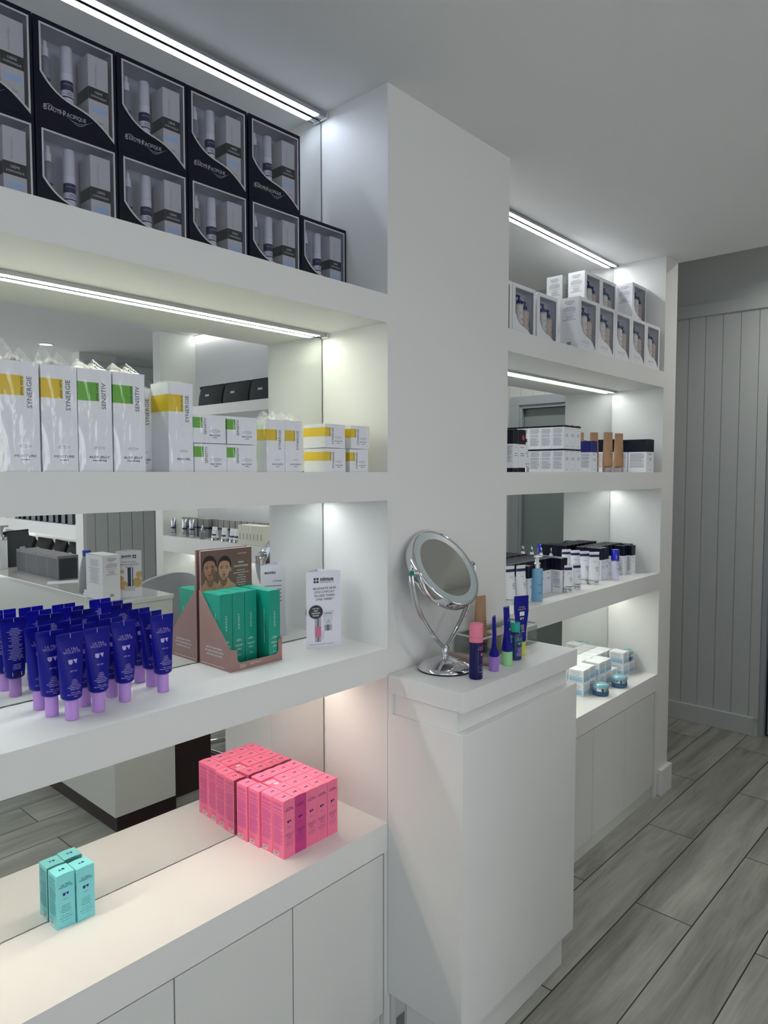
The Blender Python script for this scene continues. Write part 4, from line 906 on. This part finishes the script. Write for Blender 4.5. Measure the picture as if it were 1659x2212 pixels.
# ================================================================== RIGHT UNIT, THIRD NICHE
r3 = S['s3t']-.0005; TG3 = 'navy-topped cartons in rows on the third right-hand shelf'
o = two_tone('skincare_carton', .0475, .0385, .1345, NAVY, .66, GREY, 21, 0, False, 'Beauté'); Q = Series(tag(o, 'x', 'box'))
Q.put((1.130, -.1515, r3), 'navy-topped carton at the front right corner of the left block', 0, TG3); Q.put((1.130, -.1110, r3), 'navy-topped carton just behind the front corner one of the left block', 0, TG3)
for r in range(3):
    for c in range(8 if r else 7):
        x = (1.080 if r == 0 else 1.130)-.0490*c; y = (-.0990, -.0690, -.0285)[r]
        if r == 0: y = -.1090
        Q.put((x, y, r3), 'navy-topped carton, left block, %s row from the mirror, %s from right' % (NTH[2-r], NTH[c]), (rnd.random()-.5)*.03, TG3)
o = two_tone('skincare_carton', .036, .036, .1300, NAVY, .66, GREY, 22, 0, False, 'Beauté'); o.location = (.862, -.1600, r3); tag(o, 'navy-topped carton just left of the light blue pump bottle', 'box')
o = two_tone('skincare_carton', .0365, .0385, .1390, NAVY, .64, GREY, 23, 0, False, 'Beauté'); Q = Series(tag(o, 'x', 'box'))
Q.put((1.5305, -.1260, r3), 'navy-topped carton at the front left corner of the right block', 0, TG3); Q.put((1.5690, -.1260, r3), 'navy-topped carton second along the front of the right block', 0, TG3)
for r in range(2):
    for c in range(8): Q.put((1.5305+.0385*c, (-.0845, -.0430)[r], r3), 'navy-topped carton, right block, %s row behind the front, %s from left' % (NTH[r], NTH[c]), (rnd.random()-.5)*.03, TG3)
o = two_tone('skincare_carton', .040, .0450, .1340, NAVY, .66, GREY, 24, 0, False, 'Beauté'); Q = Series(tag(o, 'x', 'box'))
Q.put((1.7930, -.1500, r3), 'navy-topped carton standing forward at the far right of the third right-hand shelf', 0, TG3); Q.put((1.7500, -.1300, r3), 'navy-topped carton just left of the forward far-right one', 0, TG3); Q.put((1.8450, -.1150, r3), 'navy-topped carton nearest the side wall on the third right-hand shelf', 0, TG3)
tw = white_tube('cream_tube', .138, .018, .0225, .0215, [(.1165, .1265, NAVYI)], 'x'); Q = Series(tw)
for i, (x, y) in enumerate(((1.3890, -.1720), (1.3900, -.1270), (1.3940, -.0820), (1.4010, -.0370))): Q.put((x, y, r3), 'white tube with navy stripe between the carton blocks, %s from the front' % NTH[i], -.75+.05*i, 'tall white cream tubes')
Q.put((.7650, -.1500, r3), 'white tube with navy stripe at the pillar edge of the third right-hand shelf', -.3, 'tall white cream tubes'); Q.put((.8080, -.1690, r3), 'white tube with navy stripe beside the carton left of the pump bottle', -.3, 'tall white cream tubes')
ts = white_tube('hand_cream_tube', .108, .016, .0185, .0165, [(.089, .099, NAVYI), (.0185, .0265, NAVYI)], 'x'); Q = Series(ts)
Q.put((1.1310, -.1870, r3), 'small white tube with two navy stripes, left of the pair in front', -.6, 'small white tubes'); Q.put((1.2130, -.1820, r3), 'small white tube with two navy stripes, right of the pair in front', -.6, 'small white tubes')
t = thing('pump_bottle', (.8900, -.1870, r3), 'light blue pump bottle with silver collar and white pump', 'bottle', rot=-.6); BL = mat('sky_blue_bottle', '#7aaed2', .35)
b = MB().lathe([(.0205, 0), (.0225, .002), (.0225, .1150), (.0215, .1185), (.010, .1195)], BL, 40); c_ = cyl(.0225); b.text('Cleansing', c_, .004, .060, .0062, NAVYI); b.micro(c_, -.004, .03, .016, .034, 1, NAVYI, 3, .4); b.rect(c_, .010, .004, .018, .022, mat('mint_print', '#86cfc0', .4)); b.build('body', t, smooth=40)
MB().lathe([(.0115, .1195), (.0130, .121), (.0130, .139), (.0110, .1405)], CHROME, 32).build('collar', t, smooth=40)
MB().lathe([(.0075, .1405), (.0075, .156), (.0055, .1565), (.0055, .160)], WHITE, 24).lathe([(.0105, .160), (.0115, .162), (.0110, .166)], WHITE, 24).box(0, .020, -.003, .003, .161, .1655, WHITE).build('pump_head', t, smooth=40)
t = thing('roll_on_bottle', (1.5680, -.1840, r3), 'slim white bottle with a translucent deep blue cap before the right carton block', 'bottle', rot=-.6)
b = MB().lathe([(.0165, 0), (.0175, .0015), (.0175, .0810)], mat('lilac_white', '#dcdcf0', .35), 32); c_ = cyl(.0175); b.text('Beauté', c_, .006, .070, .005, NAVYI); b.micro(c_, .002, .045, .016, .055, 2, GREY, 3, .4); b.build('body', t, smooth=40)
MB().lathe([(.0168, .0812), (.0168, .0862)], CHROME, 32).lathe([(.0175, .0864), (.0175, .132), (.0160, .1345)], mat('deep_blue_cap', '#0a14b4', .12, coat=.6), 32).build('cap', t, smooth=40)
# ================================================================== RIGHT UNIT, BENCH
r4 = S['bt']+.0006
def aqua():
    w, d, h = .0625, .0700, .0540; mb = MB().cbox(w, d, h, mat('aqua_white_card', '#f0f3f4', .45)); F = box_faces(w, d, h); A1 = mat('pale_aqua_print', '#b5d3e6', .45); A2 = mat('aqua_print', '#9bc2dd', .45); AI = mat('aqua_ink', '#7d97a8', .5)
    for fn, W_ in (('front', w), ('back', w), ('left', d), ('right', d)):
        f = F[fn]; mb.rect(f, .004, .004, W_-.0035, h*.5, A1); mb.rect(f, .004, .004, W_-.0035, h*.25, A2, .0001)
        mb.micro(f, .007, h*.2, W_-.009, h*.9, 7, AI, 5, .28, off=.0002)
    mb.rect(F['front'], .001, h*.62, w-.004, h*.645, AI, .0002); flap_top(mb, w, d, h, MATS['aqua_white_card'], AI, .0016)
    return tag(mb.build('cream_jar_carton'), 'x', 'box')
Q = Series(aqua()); AG = 'white and aqua cartons on the right-hand bench'
cells = [(1.3910, -.1110, 2), (1.4560, -.1060, 2), (1.6110, -.1080, 2), (1.3910, -.0370, 2), (1.4560, -.0370, 2), (1.5210, -.0370, 2), (1.5480, -.1080, 2), (1.5860, -.0365, 2), (1.6510, -.0365, 2), (1.7920, -.1120, 2), (1.7160, -.0365, 2), (1.7810, -.0365, 2), (1.6760, -.1080, 1), (1.8560, -.1120, 1)]
for i, (x, y, n) in enumerate(cells):
    for k in range(n):
        Q.put((x, y, r4+.0562*k), 'aqua-print carton, %s layer, %s' % (('bottom', 'top')[k] if n == 2 else 'single', ['front stack nearest the pedestal', 'front stack beside the first jar', 'front stack between the two front jars', 'first mirror-side stack from the left', 'second mirror-side stack from the left', 'third mirror-side stack from the left', 'front stack just left of centre', 'fourth mirror-side stack from the left', 'fifth mirror-side stack from the left', 'front stack at far right', 'sixth mirror-side stack from the left', 'seventh mirror-side stack from the left', 'low one behind the second jar', 'carrying a jar by the side wall'][i]), 0, AG)
def jar():
    t = thing('cream_jar', (0, 0, 0), 'x', 'jar'); MB().lathe([(.030, 0), (.0335, .002), (.0345, .006), (.0345, .018), (.034, .0205)], mat('petrol_glass', '#2a6ea0', .12, trans=.35, coat=.5), 40).build('jar_glass', t, smooth=40)
    MB().lathe([(.0335, .0205), (.0335, .033)], CHROME, 40).build('metal_band', t, smooth=40)
    MB().lathe([(.0345, .0333), (.0350, .036), (.0345, .043), (.0300, .048), (.020, .0496), (.010, .0492)], mat('aqua_lid', '#84b9c6', .18, coat=.6), 40).lathe([(.011, .0493), (.010, .0502), (.0001, .0503)], MATS['aqua_lid'], 24, cap=False).build('lid', t, smooth=40); return t
Q = Series(jar()); JG = 'blue cream jars on the right-hand bench'
Q.put((1.4430, -.1860, r4), 'blue glass cream jar with aqua lid, the front left one', 0, JG); Q.put((1.6090, -.1960, r4), 'blue glass cream jar with aqua lid, the front middle one', 0, JG)
Q.put((1.8560, -.1150, r4+.0562), 'blue glass cream jar with aqua lid, resting on a carton by the side wall', 0, JG)

# ================================================================== FAR SIDE OF THE SHOP (seen in the mirrors)
FX, FD = 1.27, .30
struct('wall_right', MB().box(FX+FD+.01, XW+.17, -3.12, -1.45, 0, 2.95, WALL).box(FX, FX+FD+.02, -1.62, -1.45, 0, 2.6, WALL).box(FX, FX+FD+.02, -3.14, -3.045, 0, 2.6, WALL)
       .box(FX+FD+.01, XW+.17, -7.2, -4.42, 0, 2.95, WALL).box(FX, FX+FD+.02, -4.44, -4.30, 0, 2.6, WALL).box(FX, FX+FD+.02, -6.12, -6.0, 0, 2.6, WALL).box(FX, FX+FD+.02, -7.2, -6.12, 0, 2.6, WALL))
tb_ = MB(); tb_.box(FX+.03, XW+.1, -4.32, -4.305, 0, 2.95, TG)
fT = lambda u, z, o: Vector((u, -4.290+o, z))
tg_wall(tb_, fT, FX+.03, XW, .1, 2.38, .110, 1.37); tb_.box(FX+.03, XW, -4.306, -4.280, 2.38, 2.47, TG).box(FX+.03, XW, -4.306, -4.275, 0, .11, TG)
struct('wall_corridor', tb_)
def far_unit(y0, y1, label):
    t = thing('shelving_unit', (FX+FD/2, (y0+y1)/2, 0), label, 'shelving unit'); oy = (y0+y1)/2; ox = FX+FD/2
    for z0, z1, n in ((1.925, 1.990, 'shelf'), (1.440, 1.520, 'shelf'), (.990, 1.100, 'shelf'), (.50, .60, 'bench_top')):
        MB().box(FX-ox, FX+FD-ox, y0-oy, y1-oy, z0, z1, LAM).build(n, t)
    n = 4; w = (y1-y0)/n
    for i in range(n): MB().box(FX-ox, FX+.02-ox, y0-oy+i*w+.002, y0-oy+(i+1)*w-.002, .07, .496, DOORM).build('cabinet_door', t)
    MB().box(FX+FD-.012-ox, FX+FD-ox, y0-oy, y1-oy, .0, 2.54, WHITEM).build('back_panel', t)
    return t
far_unit(-3.045, -1.62, 'white shelving unit across the shop with grey pouches and skincare bottles'); far_unit(-6.0, -4.44, 'white shelving unit deeper in the shop holding dark cartons and black bags')
def far_led(y0, y1, z, where, s=1):
    e = mat('led_far', '#ffffff', .5, emis='#f9fff8', estr=L_STRIP*.35)
    o = thing('led_strip_light', (FX+FD-.03, (y0+y1)/2, z), 'lit LED strip '+where, 'light', 'strip lights across the shop'); h = (y1-y0)/2
    MB().box(-.012, .012, -h, h, -.005, -.0005, STEEL).build('channel', o); MB().box(-.0095, .0095, -h, h, -.012, -.0055, e).build('diffuser', o)
far_led(-3.03, -1.63, 2.541, 'at the ceiling above the grey pouches'); far_led(-3.03, -1.63, 1.439, 'above the skincare bottles across the shop'); far_led(-3.03, -1.63, .989, 'under the bottle shelf across the shop')
far_led(-5.99, -4.45, 1.439, 'above the dark cartons deep in the shop'); far_led(-5.99, -4.45, .989, 'above the black bags deep in the shop')
# grey felt pouches
FELT = mat('charcoal_felt', '#3b3f42', .9, bump=.6, bscale=400); FB = mat('black_fabric', '#141517', .8, bump=.4, bscale=300)
def pouch(name, w, d, h, m, label, g, tabs=True):
    t = thing(name, (0, 0, 0), label, 'bag', g)
    mb = MB(); n = 10; pts = []
    secs = [(0, d/2), (h*.15, d*.52), (h*.5, d*.42), (h*.85, d*.16), (h, .004)]
    for z, b_ in secs:
        for i in range(n): 
            a = -w/2+w*i/(n-1); pts.append((a, -b_*(1-.5*abs(2*i/(n-1)-1)**4), z))
        for i in range(n): a = w/2-w*i/(n-1); pts.append((a, b_*(1-.5*abs(2*i/(n-1)-1)**4), z))
    N = 2*n; fs = [(k*N+i, k*N+(i+1) % N, (k+1)*N+(i+1) % N, (k+1)*N+i) for k in range(4) for i in range(N)]+[tuple(reversed(range(N))), tuple(range(4*N, 5*N))]
    mb.add(pts, fs, m).build('pouch_body', t, smooth=50)
    MB().box(-w/2, w/2, -.004, .004, h-.004, h+.006, FB).build('zip', t)
    MB().box(-.022, .022, -d*.43-.003, -d*.43-.001, h*.46, h*.56, LGREY).build('logo_patch', t)
    MB().box(w/2-.004, w/2+.014, -.005, .005, h-.012, h+.004, FB).build('pull_tab', t)
    return t
Q = Series(pouch('felt_pouch', .262, .10, .130, FELT, 'x', None))
for i, y in enumerate((-2.51, -2.23, -1.95)): Q.put((FX+.07, y, 1.991), 'charcoal felt pouch on the top shelf opposite, %s from the aisle end' % NTH[i], R(-90), 'charcoal pouches on the top shelf across the shop')
# bottles and cartons across the shop
SB = mat('silver_bottle', '#c8cbd2', .2, .9); GB = mat('grey_tube', '#b9bbc0', .4)
def ab_bottle():
    t = thing('airless_bottle', (0, 0, 0), 'x', 'bottle'); MB().lathe([(.017, 0), (.018, .002), (.018, .070)], SB, 24).lathe([(.0183, .052), (.0183, .062)], NAVYI, 24, cap=False).lathe([(.0183, .020), (.0183, .023)], NAVYI, 24, cap=False).build('body', t, smooth=40)
    MB().lathe([(.0178, .0702), (.0178, .122), (.0165, .124)], CHROME, 24).build('cap', t, smooth=40); return t
Q = Series(ab_bottle()); z = 1.101
for i, y in enumerate((-2.985, -2.84, -2.75)): Q.put((FX+.05, y, z), 'silver and navy airless bottle across the shop, %s from the aisle end' % NTH[i], 0, 'silver bottles across the shop')
o = MB().cbox(.058, .058, .128, mat('carton_grey', '#8c8b86', .45)); F = box_faces(.058, .058, .128)
for f in F: 
    if f in ('front', 'left', 'right', 'back'): o.rect(F[f], 0, .058, .058, .072, NAVYI)
Q = Series(tag(o.build('skincare_carton'), 'x', 'box'))
for i in range(14): Q.put((FX+(.14 if i < 5 else .17), -2.945+.0655*i*1.0+(.01 if i > 2 else 0), z), 'grey carton with navy band across the shop, %s from the aisle end' % (NTH+['twelfth', 'thirteenth', 'fourteenth'])[i], 0, 'grey cartons across the shop')
t = thing('dropper_bottle', (FX+.035, -2.60, z), 'small clear dropper bottle on the shelf across the shop', 'bottle')
MB().lathe([(.019, 0), (.020, .002), (.020, .045), (.009, .055), (.008, .058)], GLASSY, 24).build('body', t, smooth=40); MB().lathe([(.010, .058), (.010, .075), (.006, .077), (.005, .092), (.003, .095)], CHROME, 20).build('cap', t, smooth=40)
t = white_tube('cream_tube', .088, .014, .026, .030, [(.032, .042, NAVYI)], 'x'); Q = Series(t)
for i, y in enumerate((-2.47, -2.36, -2.27, -2.225)): Q.put((FX+.045, y, z), 'short white tube with navy band across the shop, %s from the aisle end' % NTH[i], R(-90), 'short white tubes across the shop')
o = MB().cbox(.09, .034, .120, mat('cream_card', '#dedccb', .45)); f = box_faces(.09, .034, .12)['left']; o.rect(f, .012, .03, .018, .07, GREY); Q = Series(tag(o.build('booklet_carton'), 'x', 'box'))
for i in range(7): Q.put((FX+.055, -2.150+.0355*i, z), 'cream flat upright carton across the shop, %s from the aisle end' % NTH[i], 0, 'cream cartons across the shop')
o = MB().cbox(.075, .075, .105, mat('black_teal_carton', '#10222c', .4)); F = box_faces(.075, .075, .105); o.rect(F['left'], .01, .02, .03, .085, mat('carton_teal_stripe', '#2d5966', .4)); o.micro(F['left'], .036, .02, .07, .09, 8, GREY, 3, .3)
Q = Series(tag(o.build('skincare_carton'), 'x', 'box')); z = 1.101
for i in range(10): Q.put((FX+.06, -4.60-.13*i, z), 'dark teal carton on the shelf deep in the shop, %s from the near end' % NTH[i], (i % 3-1)*.1, 'dark cartons deep in the shop')
Q = Series(pouch('toiletry_bag', .30, .16, .17, FB, 'x', None))
for i, (y, zz_) in enumerate(((-4.62, .76), (-4.95, .76), (-5.30, .76), (-5.65, .76))): Q.put((FX+.10, y, zz_), 'black toiletry bag on a stack deep in the shop, %s from the near end' % NTH[i], R(-90)+.1*(i % 2), 'black bags deep in the shop')
o = MB().cbox(.34, .22, .155, mat('slate_card', '#39484f', .6)); Q = Series(tag(o.build('storage_box'), 'x', 'box'))
for i in range(4): Q.put((FX+.12, -4.63-.35*i, .603), 'slate flat storage box under the black bags, %s from the near end' % NTH[i], R(-90), 'slate boxes deep in the shop')

# reception desk
DKW = mat('dark_wood_laminate', '#2a1418', .4, bump=.1, bscale=80); DSK = mat('desk_white', '#d6d6cf', .35)
rd = thing('reception_desk', (.15, -1.9, 0), 'white reception desk with dark plinth and glossy counter', 'desk')
MB().box(-.14, .15, -1.45, .58, .075, .985, DSK).build('counter_panel', rd, bevel=.002)
MB().box(-.125, .16, -1.44, .565, 0, .075, DKW).build('plinth', rd)
MB().box(-.145, .155, -1.46, .586, .985, 1.005, mat('gloss_white_counter', '#dcdcd8', .12, coat=.4)).build('counter_top', rd, bevel=.002)
MB().box(.15, .42, .44, .46, .035, .74, DKW).build('side_panel', rd); MB().box(.15, .75, .15, .45, .72, .745, DKW).build('work_surface', rd); MB().box(.15, .42, .20, .46, .0, .035, DKW).build('side_plinth', rd)
# swivel chair
CG = mat('chair_grey_fabric', '#b4b5ba', .7)
ch = thing('office_chair', (.66, -1.93, 0), 'grey rounded-back chair behind the reception desk', 'chair')
b = MB(); n = 14; pts = []
for j in range(9):
    zt = j/8; z = .50+.49*zt
    for i in range(n+1):
        a = -1+2*i/n; wv = .245*(1-.10*zt)*(1-.0*a); zz_ = z+(.018*math.cos(a*3)*zt if j == 8 else 0)-(.10*abs(a)**6 if j > 6 else 0)
        pts.append((a*wv, .10*a*a-.02*zt, zz_))
m1 = len(pts); pts += [(x*.98, y-.028, z) for x, y, z in pts]
fs = []
for j in range(8):
    for i in range(n): q = j*(n+1)+i; fs += [(q, q+n+1, q+n+2, q+1), (m1+q, m1+q+1, m1+q+n+2, m1+q+n+1)]
for i in range(n): q = 8*(n+1)+i; fs += [(q, m1+q, m1+q+1, q+1), (i, i+1, m1+i+1, m1+i)]
for j in range(8): q = j*(n+1); fs += [(q, m1+q, m1+q+n+1, q+n+1), (q+n, q+2*n+1, m1+q+2*n+1, m1+q+n)]
b.add(pts, fs, CG).build('backrest', ch, rot=R(180), smooth=50)
MB().loft([(.42, .2, .2), (.43, .23, .23), (.47, .24, .24), (.485, .21, .21)], CG, 28).build('seat', ch, loc=(0, -.2, 0) if False else (0, .18, 0), smooth=50)
MB().lathe([(.025, .08), (.025, .42)], CHROME, 16).build('gas_column', ch, loc=(0, .18, 0), smooth=40)
for k in range(5):
    a = 2*math.pi*k/5; lg = MB().tube([(0, .18, .09), (.26*math.cos(a), .18+.26*math.sin(a), .06)], .015, CHROME, 10).build('leg', ch, smooth=40)
    MB().lathe([(.022, 0), (.026, .01), (.026, .04), (.022, .05)], FB, 14).build('castor', lg, loc=(.26*math.cos(a), .18+.26*math.sin(a), .0), smooth=40)
# things on the counter
CZ = 1.0055
gw.put((.035, -1.435, CZ), 'white gift box standing end-on on the reception counter', R(90), 'white gift boxes on the counter')
leaflet((.120, -1.370, CZ), R(180+25), .105, .205, 'gold and white skincare leaflet standing on the reception counter', 'gold')
t = thing('spray_bottle', (.07, -1.66, CZ), 'frosted bottle with a blue cap behind the gift box on the counter', 'bottle')
MB().lathe([(.038, 0), (.040, .004), (.036, .09), (.022, .15), (.017, .165)], mat('frosted_plastic', '#a9afb0', .4, trans=.3), 28).build('body', t, smooth=50); MB().lathe([(.019, .165), (.019, .19)], mat('blue_cap', '#1b3fae', .35), 24).build('cap', t, smooth=40)
bh = thing('brochure_holder', (.085, -1.415, CZ), 'clear holder of upright leaflets on the reception counter', 'holder')
MB().box(-.03, .03, -.02, .02, 0, .003, ACR).box(-.03, .03, -.02, -.018, 0, .04, ACR).box(-.03, .03, .018, .02, 0, .07, ACR).build('holder', bh)
for k in range(4): MB().box(-.026, .026, -.012+.007*k, -.011+.007*k, .003, .105, WHITEM).build('leaflet', bh, rot=(R(-8+5*k), 0, 0))
bh.location = (.125, -1.47, CZ); bh.rotation_euler.z = 1.2
for k in range(2):
    o = MB().cbox(.055, .085, .011, WHITEM); tag(o.build('card_stack', loc=(.045, -1.545, CZ+.0115*k), rot=.1*k), '%s small white card pack on the counter beside the frosted bottle' % ('lower', 'upper')[k], 'card')
tag(MB().cbox(.15, .10, .0008, WHITEM).build('paper_slip', loc=(.12, -2.02, CZ), rot=.4), 'white paper slip lying on the reception counter', 'paper')
DK = mat('charcoal_card', '#2c3036', .5)
o = MB().cbox(.105, .13, .122, mat('grey_card_box', '#77777a', .5)); f = box_faces(.105, .13, .122)
for fn, W_ in (('left', .13), ('front', .105), ('right', .13), ('back', .105)): o.rect(f[fn], .006, .004, W_-.006, .108, DK)
Q = Series(tag(o.build('product_box'), 'x', 'box'))
for i in range(4): Q.put((.175, -2.16-.1335*i, CZ), 'charcoal-fronted box in the row on the counter, %s from the shelves' % NTH[i], 0, 'charcoal boxes on the counter')
t = pouch('felt_pouch', .19, .08, .200, FELT, 'charcoal felt pouch standing on the reception counter beyond the row of boxes', None); t.location = (.215, -2.865, CZ); t.rotation_euler.z = R(150)
t = thing('pump_bottle', (.095, -2.77, CZ), 'tall white pump bottle with silver collar at the end of the counter', 'bottle')
MB().lathe([(.030, 0), (.032, .003), (.032, .165), (.028, .17), (.014, .172)], mat('tube_white'), 30).build('body', t, smooth=40); MB().lathe([(.033, .165), (.033, .182)], CHROME, 30).lathe([(.012, .182), (.012, .225), (.016, .226), (.016, .245)], CHROME, 20).box(0, .04, -.005, .005, .235, .245, CHROME).build('pump_head', t, smooth=40)
t = thing('sanitiser_bottle', (.08, -3.02, CZ), 'orange bottle with green cap at the far end of the counter', 'bottle')
MB().lathe([(.033, 0), (.035, .003), (.035, .10), (.014, .125)], mat('orange_bottle', '#c96a22', .35), 24).build('body', t, smooth=40); MB().lathe([(.02, .125), (.02, .20)], mat('green_cap', '#1f8f6f', .35), 20).build('cap', t, smooth=40)

# remove helper leftovers so that nothing unused is saved
for blk in (bpy.data.meshes, bpy.data.curves):
    for b_ in list(blk):
        if b_.users == 0: blk.remove(b_)
